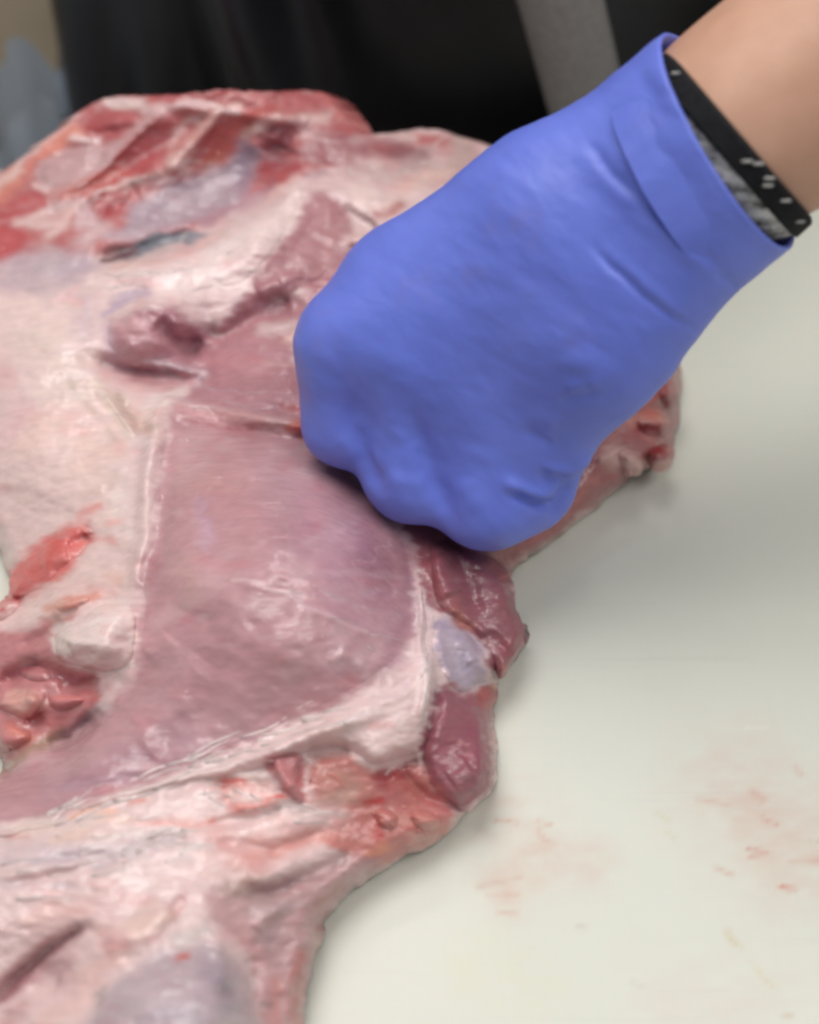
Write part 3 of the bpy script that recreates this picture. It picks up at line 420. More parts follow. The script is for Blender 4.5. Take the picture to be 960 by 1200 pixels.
 Pg((160,94,92), 8, 1, [(570,640),(580,665),(640,640),(700,590),(760,545),(800,545),(815,420),(700,360),(620,500)]), St((214,178,166), 11, .95, [(715,530),(745,545)]), St((212,150,134), 9, .8, [(740,495),(770,490)]), St((200,112,96), 7, .8, [(755,475),(765,485)]), St((150,56,62), 6, .9, [(745,502),(790,500)]), St((200,140,134), 7, .7, [(760,515),(780,510)]), St((150,36,42), 7, .95, [(768,530),(782,530)]), St((150,80,84), 9, .7, [(785,450),(795,480),(792,520)]), St((170,60,60), 3, .7, [(790,435),(802,433)]), St((146,92,92), 9, .7, [(690,580),(730,555)]), St((180,116,104), 7, .7, [(660,600),(690,560)]), St((140,76,70), 7, .7, [(620,650),(660,625)]), St((206,150,130), 4, .7, [(785,545),(770,548)]),
]
def paint(X, Y):
    Xw = X + 11 * fbm(X / 38, Y / 20, 51) + 7 * fbm(X / 13, Y / 5, 52); Yw = Y + 8 * fbm(X / 38, Y / 20, 53) + 2.5 * fbm(X / 13, Y / 5, 54)
    C = np.zeros((len(X), 3))
    for kind, c, wd, op, pts in PAINT:
        pts = np.asarray(pts, float); mg = 3 * wd
        k = np.nonzero((Xw > pts[:, 0].min() - mg) & (Xw < pts[:, 0].max() + mg) & (Yw > pts[:, 1].min() - mg) & (Yw < pts[:, 1].max() + mg))[0]
        if len(k) == 0: continue
        if kind == 'p':
            s, *_ = sdist(Xw[k], Yw[k], smooth_poly(pts, 1) if wd < 100 else pts); a = op * sstep(-wd, wd, s)
        else:
            d, *_ = seg_dist(Xw[k], Yw[k], pts); a = op * np.exp(-(d / wd) ** 2)
        C[k] = C[k] * (1 - a[:, None]) + lin(c) * a[:, None]
    # fibre streaks and mottling of the flesh itself
    st = fbm(X / 26 + Y / 90, Y / 4.5 - X / 60, 61, 3); mo = fbm(X / 60, Y / 45, 62, 3)
    C *= (1 + 0.09 * st + 0.10 * mo)[:, None]
    red = np.clip(fbm(X / 42, Y / 22, 63, 3) - 0.22, 0, 1)[:, None]
    C = C * (1 - red * np.array([0.02, 0.45, 0.42]))
    pal = np.clip(fbm(X / 30, Y / 12, 65, 3) - 0.25, 0, 1)[:, None]
    C = C * (1 - 0.6 * pal) + 0.6 * pal * lin((216, 192, 190))
    ms, *_ = sdist(X, Y, MAIN); ms = sstep(-6, 25, ms)
    film = np.clip(fbm((0.8 * X - 0.6 * Y) / 95, (0.6 * X + 0.8 * Y) / 30, 81, 3) - 0.08, 0, 1) * ms
    vein = np.exp(-(fbm((0.9 * X + 0.4 * Y) / 120, (-0.4 * X + 0.9 * Y) / 34, 83, 3) / 0.018) ** 2) * ms * np.clip(0.5 + 2 * fbm(X / 50, Y / 50, 84, 2), 0, 1) * sstep(250, 360, X)
    tone = fbm(X / 70, Y / 60, 86, 2) * ms
    C = C * (1 + tone[:, None] * np.array([0.10, 0.22, 0.20]))
    wis = np.clip(fbm((0.95 * X - 0.3 * Y) / 70, (0.3 * X + 0.95 * Y) / 7, 88, 4) - 0.16, 0, 1) * (1 - ms) * sstep(0.30, 0.55, C.mean(1))
    a = np.clip(0.45 * film + 0.25 * vein + 0.7 * wis, 0, 0.6)[:, None]
    C = C * (1 - a) + a * lin((216, 190, 192))
    # pull the albedo a little more saturated than the picture
    br = sstep(0.32, 0.62, C.mean(1))[:, None]
    C = np.clip(C, 0.001, 1) ** 0.95 * (1 - br * np.array([0.02, 0.085, 0.075]))
    g = C.mean(1, keepdims=True); sat = 0.92 + 0.14 * np.clip((C[:, :1] - C[:, 1:2]) / C[:, :1] * 1.7 - 0.75, 0, 1)
    return np.clip((g + (C - g) * sat) * np.array([1.0, 0.935, 0.945]), 0.004, 0.92)

# ------------------------------------------------------------------ the meat: surfaces
def sheet(name, outline, step, parent, lift=None, ext=True, rough=2.0, label=None):
    """A piece of the joint: a closed lump of flesh whose top follows the joint's relief; lift = (rise cm, rounding px, start cm)."""
    out = smooth_poly(outline, 2)
    x0, y0 = out.min(0) - 2 * step; x1, y1 = out.max(0) + 2 * step
    xs = np.arange(x0, x1, step); ys = np.arange(y0, y1, step); GX, GY = np.meshgrid(xs, ys); n, m = GX.shape
    X, Y = GX.ravel(), GY.ravel()
    wob = rough * fbm(X / 36, Y / 30, 91, 3)
    Xq = X + wob; Yq = Y + rough * fbm(X / 36, Y / 30, 95, 3)
    if ext:
        Xq = Xq + 3 * fbm(X / 16, Y / 13, 97, 2) + 9 * fbm(X / 45, Y / 38, 98, 2); Yq = Yq + 3 * fbm(X / 16, Y / 13, 99, 2)
    s, bx, by = sdist(Xq, Yq, out)
    inn = s > 0
    g = inn.reshape(n, m); near = g.copy()
    near[1:] |= g[:-1]; near[:-1] |= g[1:]; near[:, 1:] |= g[:, :-1]; near[:, :-1] |= g[:, 1:]
    near[1:, 1:] |= g[:-1, :-1]; near[:-1, :-1] |= g[1:, 1:]; near[1:, :-1] |= g[:-1, 1:]; near[:-1, 1:] |= g[1:, :-1]
    use = near.ravel(); snap = use & ~inn
    X = np.where(snap, bx - (Xq - X), X); Y = np.where(snap, by - (Yq - Y), Y); sd = np.where(snap, 0, s)
    idx = -np.ones(n * m, int); idx[use] = np.arange(use.sum()); X = X[use]; Y = Y[use]; sd = sd[use]
    z = height(X, Y)
    if ext:
        so = s[use]; oy = (by - Yq)[use] / np.where(np.abs(so) < 1e-3, 1e-3, so)
        front = sstep(-0.75, -0.25, oy) * (Y > 330); t = np.clip(sd / 30.0, 0, 1)
        z = z * (1 - front * (1 - np.sqrt(1 - (1 - t) ** 2)))
    if lift:
        rise, rnd, start = lift; t = np.clip(sd / rnd, 0, 1)
        z = z + start + (rise - start) * (0.5 * np.sqrt(1 - (1 - t) ** 2) + 0.5 * t * t * (3 - 2 * t))
    z = np.maximum(z, 0.05)
    V = at(X, Y, z / 100.0); col = paint(X, Y)
    I = idx.reshape(n, m); a, b, c, d = I[:-1, :-1], I[:-1, 1:], I[1:, 1:], I[1:, :-1]
    ok = (a >= 0) & (b >= 0) & (c >= 0) & (d >= 0)
    gi = g; anyin = gi[:-1, :-1] | gi[:-1, 1:] | gi[1:, 1:] | gi[1:, :-1]; ok &= anyin
    Q = np.stack([d[ok], c[ok], b[ok], a[ok]], 1)
    used = np.unique(Q); remap = -np.ones(len(V), int); remap[used] = np.arange(len(used)); Q = remap[Q]; V = V[used]; col = col[used]
    # boundary loop edges
    E = np.concatenate([Q[:, [0, 1]], Q[:, [1, 2]], Q[:, [2, 3]], Q[:, [3, 0]]]); key = E[:, 0] * 10 ** 7 + E[:, 1]; rev = E[:, 1] * 10 ** 7 + E[:, 0]
    bnd = E[~np.isin(key, rev)]
    bv = np.unique(bnd); nb = len(bv); bmap = {v: i for i, v in enumerate(bv)}
    nrm = np.zeros((len(V), 2))
    dv = V[bnd[:, 1], :2] - V[bnd[:, 0], :2]; o2 = np.stack([dv[:, 1], -dv[:, 0]], 1)
    np.add.at(nrm, bnd[:, 0], o2); np.add.at(nrm, bnd[:, 1], o2)
    nb2 = nrm[bv]; nb2 /= np.linalg.norm(nb2, axis=1)[:, None] + 1e-9
    V_all = [V]; col_all = [col]; cnt = len(V); prev = bv; faces = [tuple(q) for q in Q.tolist()]
    P = V[bv]
    if ext:
        away = sstep(-0.1, 0.6, nb2[:, 1])[:, None]          # only the far side bulges out
        prof = ((0.22, 0.85), (0.36, 0.55), (0.34, 0.25), (0.25, 0.0))
        rings = [np.concatenate([P[:, :2] + nb2 * P[:, 2:] * (o * away - 0.25 * (1 - away) * (1 - zz)), P[:, 2:] * zz + 0.0006], 1) for o, zz in prof]
    else:
        rings = [np.concatenate([P[:, :2], P[:, 2:] - 0.004], 1)]
    for r in rings:
        V_all.append(r); col_all.append(col[bv]); cur = np.arange(cnt, cnt + nb); cnt += nb
        pm = dict(zip(bv.tolist(), prev.tolist())); cm = dict(zip(bv.tolist(), cur.tolist()))
        faces += [(pm[q], pm[p], cm[p], cm[q]) for p, q in bnd.tolist()]
        prev = cur
    o = mesh_obj(name, np.concatenate(V_all), faces, M_MEAT, parent, True, np.concatenate(col_all))
    if label: o['label'] = label
    return o

meat = empty('meat_joint', 'large raw pork joint with ribs, pink muscle and white fat under the gloved hand', 'meat', at(300, 700, 0.0).tolist())
def up(o): o.matrix_parent_inverse = meat.matrix_world.inverted(); return o
OUT = [(-70,225),(0,205),(20,188),(60,158),(100,126),(122,113),(200,112),(240,106),(310,108),(372,105),(385,115),(400,138),(412,156),(430,160),(470,156),(505,150),(530,154),(560,166),(640,215),(720,310),
       (800,425),(803,440),(797,470),(793,510),(790,540),(770,548),(745,556),(715,580),(690,602),(650,632),(618,655),(600,658),(596,680),(602,710),(610,730),(620,745),(618,760),(603,778),(588,800),(586,820),(579,838),(581,870),(579,900),(576,925),(560,942),(545,950),(530,975),(500,992),(470,1004),(440,1025),(410,1048),(390,1070),(372,1100),(366,1140),(362,1180),(354,1215),(345,1300),
       (100,1320),(-100,1320),(-100,960),(-30,920),(5,905),(0,880),(-60,860),(-60,760),(-10,725),(12,690),(5,668),(-4,650),(-20,620),(-80,600),(-90,400)]
STEP = 2.2
up(sheet('body', OUT, STEP, meat, rough=2.5))
PARTS = [ # name, outline, (rise, rounding, start)
 ('fat_band', [(342,207),(360,222),(345,258),(318,303),(288,333),(240,346),(195,344),(130,340),(140,314),(200,298),(250,282),(300,252),(328,226)], (.3,30,-.1)),
 ('rib', [(47,190),(80,172),(135,166),(148,170),(115,198),(85,219),(57,220),(46,212)], (.14,14,-.05)),
 ('rib', [(72,228),(112,196),(150,158),(186,128),(200,130),(170,160),(132,200),(95,228)], (.16,12,-.05)),
 ('rib', [(188,206),(215,165),(248,124),(275,120),(255,150),(232,188),(212,206)], (.18,12,-.05)),
 ('muscle', [(92,150),(115,130),(160,130),(166,140),(148,157),(125,160),(100,159)], (.15,14,-.05)),
 ('muscle', [(100,236),(125,227),(163,220),(150,240),(127,256),(113,264),(108,250)], (.12,12,-.05)),
 ('muscle', [(374,232),(394,230),(410,262),(420,300),(352,345),(308,352),(334,312),(360,268)], (.25,26,-.06)),
 ('muscle', [(122,382),(145,371),(180,362),(210,370),(238,400),(236,412),(180,425),(125,415)], (.3,22,-.06)),
 ('muscle', [(255,400),(300,382),(350,395),(352,440),(380,498),(330,488),(235,470),(238,430)], (.25,26,-.06)),
 ('tendon', [(112,452),(128,462),(152,496),(166,515),(150,508),(128,478)], (.2,8,-.1)),
 ('main_muscle', [(192,488),(240,496),(330,508),(378,518),(420,562),(468,602),(484,650),(486,700),(478,765),(440,796),(380,830),(320,855),(270,880),(220,900),(120,935),(60,958),(-60,985),(-60,935),(20,905),(62,878),(112,845),(160,802),(163,740),(168,680),(178,600),(187,540)], (.35,60,-.08)),
 ('muscle_fold', [(194,470),(240,474),(330,484),(378,494),(384,518),(345,517),(300,508),(205,496)], (.3,18,-.04)),
 ('cartilage_knob', [(92,730),(120,708),(148,704),(158,720),(160,758),(150,782),(118,788),(100,780),(75,778),(62,762),(60,746),(72,736)], (1.15,34,-.1)),
 ('fat_rim', [(490,670),(498,700),(502,745),(514,800),(509,830),(501,878),(470,888),(445,899),(430,897),(416,879),(360,879),(318,900),(220,914),(120,944),(60,970),(-60,990),(-60,978),(60,961),(120,936),(220,904),(280,880),(330,855),(390,832),(425,816),(470,803),(484,772),(488,715)], (.45,16,-.1)),
 ('membrane', [(508,724),(530,728),(555,746),(572,772),(577,797),(560,805),(545,813),(525,805),(515,790),(508,755)], (.25,10,-.15)),
 ('muscle_tongue', [(513,802),(545,815),(560,812),(574,832),(579,870),(577,918),(560,938),(540,947),(515,933),(495,912),(490,880),(502,850),(510,825)], (.5,18,-.25)),
 ('side_flap', [(496,640),(520,625),(560,645),(598,668),(604,705),(618,746),(614,758),(598,778),(586,796),(576,775),(556,744),(530,726),(506,714)], (.3,14,-.2)),
 ('sinew_loop', [(314,884),(358,880),(350,900),(356,925),(358,943),(345,938),(330,923),(319,905)], (.35,9,-.15)),
 ('scrap_of_flesh', [(0,815),(25,806),(48,810),(53,828),(35,842),(5,838),(-10,828)], (.5,12,-.2)),
 ('scrap_of_flesh', [(52,812),(70,806),(98,812),(104,824),(80,832),(58,828)], (.45,11,-.15)),
 ('scrap_of_flesh', [(-5,848),(14,844),(38,852),(40,870),(18,880),(-5,872)], (.5,12,-.15)),
 ('scrap_of_flesh', [(18,786),(44,776),(64,784),(60,798),(34,802)], (.4,10,-.15)),
 ('scrap_of_flesh', [(-8,706),(10,698),(24,704),(14,722),(-8,734)], (.4,10,-.15)),
 ('scrap_of_flesh', [(58,708),(84,698),(112,696),(104,708),(74,718)], (.3,9,-.12)),
 ('scrap_of_flesh', [(718,532),(738,520),(758,530),(752,548),(728,552)], (.5,12,-.15)),
 ('scrap_of_flesh', [(742,490),(766,482),(788,494),(780,512),(754,508)], (.5,12,-.15)),
 ('scrap_of_flesh', [(758,525),(778,518),(794,528),(786,546),(764,544)], (.5,11,-.15)),
 ('scrap_of_flesh', [(770,450),(788,440),(800,452),(796,472),(778,474)], (.5,11,-.15)),
 ('scrap_of_flesh', [(432,950),(452,944),(470,956),(462,974),(440,972)], (.4,11,-.12)),
 ('scrap_of_flesh', [(480,950),(505,946),(522,962),(500,976),(482,968)], (.4,11,-.12)),
 ('shank_bulge', [(104,1215),(116,1174),(142,1146),(182,1123),(220,1109),(253,1109),(279,1127),(297,1160),(302,1215),(298,1290),(104,1290)], (.45,45,-.06)),
 ('red_patch', [(6,674),(30,650),(62,624),(88,612),(108,617),(108,631),(90,653),(68,673),(46,690),(20,698),(8,696)], (.35,16,-.08)),
]
for nm, ol, lf in PARTS:
    up(sheet(nm, ol, 1.8, meat, lf, ext=False, rough=7.0))

# stringy sinew fibres, too fine to pick apart
def strands():
    import random
    rnd = random.Random(4); bpy.context.view_layer.update(); dg = bpy.context.evaluated_depsgraph_get()
    def surf(px, py):
        d = ray(px, py); ok, loc, nor, *_ = sc.ray_cast(dg, Vector(CAM.tolist()), Vector(d.tolist()).normalized())
        return (np.array(loc), np.array(nor)) if ok else (None, None)
    V, Fc, col = [], [], []
    def add(path, r0, r1, c):
        nonlocal V, Fc, col
        v, f = tube(path, np.linspace(r0, r1, len(path)), 6); b = len(V)
        V += list(v); Fc += [tuple(q + b for q in g) for g in f]; col += [lin(c)] * len(v)
    white = (222, 198, 194); cream = (222, 204, 190); red = (196, 120, 112); mauve = (196, 164, 168)
    guides = [([(60,965),(200,910),(330,860),(430,815)], 34, 13, white, (40, 120), .0006), ([(0,1015),(120,1000),(250,972)], 26, 26, white, (40, 130), .0006),
              ([(340,690),(400,720),(480,760)], 12, 30, mauve, (40, 110), .00022), ([(370,905),(440,950),(520,970)], 14, 28, red, (14, 40), .0006),
              ([(120,330),(220,310),(320,250)], 24, 20, white, (30, 90), .0004), ([(60,245),(150,210),(240,190)], 18, 10, white, (20, 60), .0004),
              ([(150,440),(240,455),(340,470)], 18, 20, mauve, (20, 70), .0003), ([(240,930),(320,950),(400,960)], 20, 16, white, (20, 70), .0004), ([(410,200),(470,200),(540,180)], 12, 18, white, (20, 60), .0005), ([(490,700),(502,770),(500,860)], 16, 7, white, (20, 50), .0004)]
    for g, n, spread, c, ln, r in guides:
        g = np.array(g, float); L = np.r_[0, np.cumsum(np.linalg.norm(np.diff(g, axis=0), axis=1))]
        for _ in range(n):
            length = rnd.uniform(*ln); t0 = rnd.uniform(-0.1 * L[-1], max(1.0, L[-1] - 0.6 * length)); o0 = rnd.gauss(0, spread * 0.6); sl = rnd.uniform(-0.22, 0.22); ph = rnd.uniform(0, 6); pts = []
            for k in range(9):
                q = t0 + length * k / 8; x = np.interp(q, L, g[:, 0]); y = np.interp(q, L, g[:, 1]); i = min(max(int(np.searchsorted(L, q)) - 1, 0), len(g) - 2)
                d = (g[i + 1] - g[i]) / np.linalg.norm(g[i + 1] - g[i]); off = o0 + sl * (q - t0) + 2.5 * math.sin(ph + k * 0.8)
                p, nn = surf(x - d[1] * off, y + d[0] * off)
                if p is None or p[2] < 0.006: break
                pts.append(p + nn * (r * rnd.uniform(-0.75, -0.25)))
            if len(pts) >= 4:
                j = rnd.uniform(0.9, 1.06); add(np.array(pts), r * 1.2, r * 0.35, tuple(min(255, q * j) for q in c))
    o = up(mesh_obj('sinew_fibres', np.array(V), Fc, M_MEAT, meat, True, np.array(col))); o['kind'] = 'stuff'
strands()

# ------------------------------------------------------------------ person: apron, arm, gloves
person = empty('person', 'person in black apron pressing a blue gloved left hand into the meat', 'person', (0.12, 0.42, -0.9))
def pp(o): o.matrix_parent_inverse = person.matrix_world.inverted(); return o

# apron: a wavy cloth shell round the front of the body
def apron():
    m = plain('black_apron', (24, 24, 29), 0.36, 0.5, 30, 0.25, bump=0.25, bscale=900)
    us = np.linspace(0, 1, 160); vs = np.linspace(0, 1, 120); V = []; Fc = []
    for lay in (0, 1):
        for v in vs:
            z = -0.75 + 1.35 * v
            for u in us:
                th = (u - 0.5) * 2.3
                x = 0.05 + 0.38 * math.sin(th); y = 0.725 - 0.375 * math.cos(th)
                lf = 1.0 - 0.65 * float(sstep(0.25, 0.5, np.array(u)))
                f = 1.5 * lf * (0.016 * math.sin(26 * u + 22 * v + 0.8 * math.sin(6 * v)) + 0.010 * math.sin(45 * u + 30 * v + 2) + 0.004 * math.sin(60 * u + 14 * v))
                y -= f + 0.003 * lay * -1 + 0.0
                x += 0.21 * (z + 0.014) * (1 - float(sstep(0.1, 0.45, np.array(u))))
                V.append((x, y + (0.004 if lay else 0), z))
    n = len(us); L = n * len(vs)
    for i in range(len(vs) - 1):
        for j in range(n - 1):
            a = i * n + j; Fc.append((a, a + 1, a + n + 1, a + n)); b = L + a; Fc.append((b + n, b + n + 1, b + 1, b))
    for i in range(len(vs) - 1):
        for j in (0, n - 1):
            a = i * n + j; q = (a, a + n, L + a + n, L + a); Fc.append(q if j == 0 else q[::-1])
    o = pp(mesh_obj('apron', V, Fc, m, person))
    # grey strap hanging over the apron
    ms = plain('grey_strap', (136, 133, 130), 0.7, 0.3, 300, 0.12, bump=0.2, bscale=1200)
    path = []
    for t in np.linspace(-0.6, 1.3, 40):
        z = 0.14 - 0.2 * t; x = 0.088 - 0.36 * (z - 0.1)
        path.append((x, 0.304 + 0.003 * t, z))
    Vt, Ft = tube(path, [(0.016, 0.024)] * len(path), 24)
    mesh_obj('strap', Vt, Ft, ms, o)
    return o
ap = apron()
torso_m = plain('dark_clothes', (26, 26, 30), 0.8, 0.3, 40, 0.2)
Vt, Ft = tube([(0.035, 0.76, z) for z in np.linspace(-0.9, 0.62, 12)], [(0.29, 0.2)] * 12, 40)
# tube() frames a vertical path with a fixed reference, so tilt it very slightly
Vt, Ft = tube([(0.06 + 0.002 * k, 0.74 + 0.001 * k, z) for k, z in enumerate(np.linspace(-0.9, 0.62, 12))], [(0.2, 0.29)] * 12, 40)
pp(mesh_obj('clothes', Vt, Ft, torso_m, person))

# --- hand shape as a smooth union of joints, in view-independent world points placed from pixel + depth
def W(px, py, d): return atd(np.array(float(px)), np.array(float(py)), np.array(float(d)))
WR = W(853, 166, 0.385)                        # centre of the glove's opening
CAPS = []                                      # (a, b, ra, rb)
def cap(a, b, ra, rb): CAPS.append((np.asarray(a), np.asarray(b), ra, rb))
mcp = [W(408, 404, .437), W(498, 425, .428), W(572, 462, .430), W(628, 505, .440)]
pip = [W(402, 498, .452), W(478, 562, .446), W(570, 592, .444), W(624, 570, .452)]
dip = [W(440, 490, .49), W(505, 530, .49), W(580, 550, .49), W(625, 540, .492)]
wr2 = W(745, 258, .400)
for k in range(4):
    cap(wr2 + (mcp[k] - wr2) * 0.3, mcp[k], .030, (.0235, .0225, .0215, .020)[k])
    cap(mcp[k], pip[k], (.0235, .0225, .0215, .020)[k], (.0195, .0205, .0220, .0190)[k])
    cap(pip[k], dip[k], .0185, .016)
cap(W(637, 255, .412), W(478, 338, .440), .0345, .0315)          # thumb side of the palm
cap(W(478, 342, .448), W(405, 430, .462), .026, .020)
cap(W(694, 395, .415), W(644, 484, .436), .034, .0265)          # little-finger edge of the palm
cap(W(637, 255, .412), W(850, 156, .388), .0345, .0420)         # the two edges of the loose cuff
cap(W(694, 395, .415), W(856, 176, .387), .034, .0420)
cap(W(853, 166, .3875), W(985, 90, .377), .0435, .0445)
def sdf(P):
    k = 0.0120
    acc = np.zeros(len(P))
    for a, b, ra, rb in CAPS:
        ab = b - a; t = np.clip(((P - a) @ ab) / (ab @ ab), 0, 1)
        d = np.linalg.norm(P - a - t[:, None] * ab, axis=1) - (ra + (rb - ra) * t)
        acc += np.exp(np.clip(-d / (k * 0.55), -60, 60))
    return -k * 0.55 * np.log(acc + 1e-30) + 0.0068

M_GLOVE = None
def glove_material():
    m, nt, b = material('blue_nitrile', 0.42, 0.4)
    tc = node(nt, 'ShaderNodeTexCoord'); nz = node(nt, 'ShaderNodeTexNoise', Scale=22.0, Detail=4.0); nt.links.new(tc.outputs['Object'], nz.inputs['Vector'])
    rp = node(nt, 'ShaderNodeValToRGB'); rp.color_ramp.elements[0].position = .3; rp.color_ramp.elements[1].position = .72
    rp.color_ramp.elements[0].color = (*lin((100, 116, 210)), 1); rp.color_ramp.elements[1].color = (*lin((116, 132, 228)), 1)
    nt.links.new(nz.outputs['Fac'], rp.inputs[0]); sm = node(nt, 'ShaderNodeTexNoise', Scale=16.0, Detail=6.0, Roughness=0.6); nt.links.new(tc.outputs['Object'], sm.inputs['Vector'])
    sr = node(nt, 'ShaderNodeMapRange'); sr.inputs[1].default_value = 0.56; sr.inputs[2].default_value = 0.72; sr.inputs[3].default_value = 0.0; sr.inputs[4].default_value = 0.6
    nt.links.new(sm.outputs['Fac'], sr.inputs[0])
    mxs = node(nt, 'ShaderNodeMix', data_type='RGBA'); nt.links.new(sr.outputs[0], mxs.inputs[0]); nt.links.new(rp.outputs[0], mxs.inputs[6]); mxs.inputs[7].default_value = (*lin((128, 118, 170)), 1)
    nt.links.new(mxs.outputs[2], b.inputs['Base Color'])
    wv = node(nt, 'ShaderNodeTexNoise', Scale=55.0, Detail=4.0, Distortion=0.8); nt.links.new(tc.outputs['Object'], wv.inputs['Vector'])
    bw = node(nt, 'ShaderNodeBump', Strength=0.16, Distance=0.003); nt.links.new(wv.outputs['Fac'], bw.inputs['Height'])
    n2 = node(nt, 'ShaderNodeTexNoise', Scale=1400.0, Detail=2.0); nt.links.new(tc.outputs['Object'], n2.inputs['Vector'])
    bp = node(nt, 'ShaderNodeBump', Strength=0.08, Distance=0.0004); nt.links.new(bw.outputs[0], bp.inputs['Normal']); nt.links.new(n2.outputs['Fac'], bp.inputs['Height']); nt.links.new(bp.outputs[0], b.inputs['Normal'])
    b.inputs['Subsurface Weight'].default_value = 0.08; b.inputs['Subsurface Scale'].default_value = 0.002
    return m
M_GLOVE = glove_material()
# creases of the glove: depth mm, half-width px, points
CREASE = [
 (-3.2, 8, [(449,586),(436,552),(415,505),(402,455)]), (-3.4, 9, [(532,620),(516,580),(496,530),(478,480)]), (2.0, 10, [(470,585),(455,540),(440,490)]), (1.6, 10, [(560,600),(545,560)]),
 (2.4, 6, [(588,562),(620,578),(652,580)]), (-3.2, 5, [(594,574),(625,590),(655,592)]), (-3.0, 5, [(668,562),(656,590),(646,612)]), (2.0, 5, [(630,548),(668,552),(696,535)]), (-2.0, 5, [(628,556),(664,560)]),
 (-1.7, 4, [(693,287),(747,340),(820,393)]), (-1.3, 5, [(683,157),(720,207),(780,260),(873,337)]), (1.0, 8, [(676,166),(712,215),(770,268),(860,345)]), (-1.2, 4, [(610,505),(650,522)]), (-1.4, 5, [(655,470),(705,462)]), (1.2, 6, [(660,455),(705,447)]),
 
 (.9, 6, [(720,300),(770,345),(805,378)]), (-.8, 5, [(765,215),(800,250)]), (-1.2, 4, [(840,322),(868,338)]), (-.8, 8, [(745,75),(765,115),(790,150)]), (.8, 8, [(765,70),(785,110)]),
 (1.4, 7, [(585,560),(620,575),(650,580)]), (-1.8, 6, [(590,572),(625,588),(655,590)]), (1.2, 6, [(630,548),(665,550),(690,535)]), (-1.6, 6, [(665,565),(655,590),(648,605)]), (1.2, 5, [(675,560),(665,590)]),
 (-1.2, 9, [(610,500),(640,520),(670,520)]), (.9, 8, [(620,485),(655,500)]), (-1.0, 8, [(660,440),(700,450)]), (.8, 8, [(655,425),(700,432)]), (-.8, 7, [(690,405),(720,415)]), (.8, 8, [(545,530),(590,545)]),
 (1.0, 7, [(445,470),(470,520),(480,545)]), (-1.0, 8, [(425,480),(450,530),(455,570)]), (.9, 7, [(395,510),(420,540)]), (-1.2, 9, [(400,400),(405,450),(425,500)]), (.8, 8, [(365,430),(380,490),(400,530)]),
 (-1.0, 9, [(480,470),(515,540),(528,600)]), (.6, 10, [(640,400),(690,380)]), (-.6, 9, [(560,330),(610,350)]), (.6, 7, [(450,560),(500,570)]), (-.7, 6, [(700,470),(735,440)]),
]
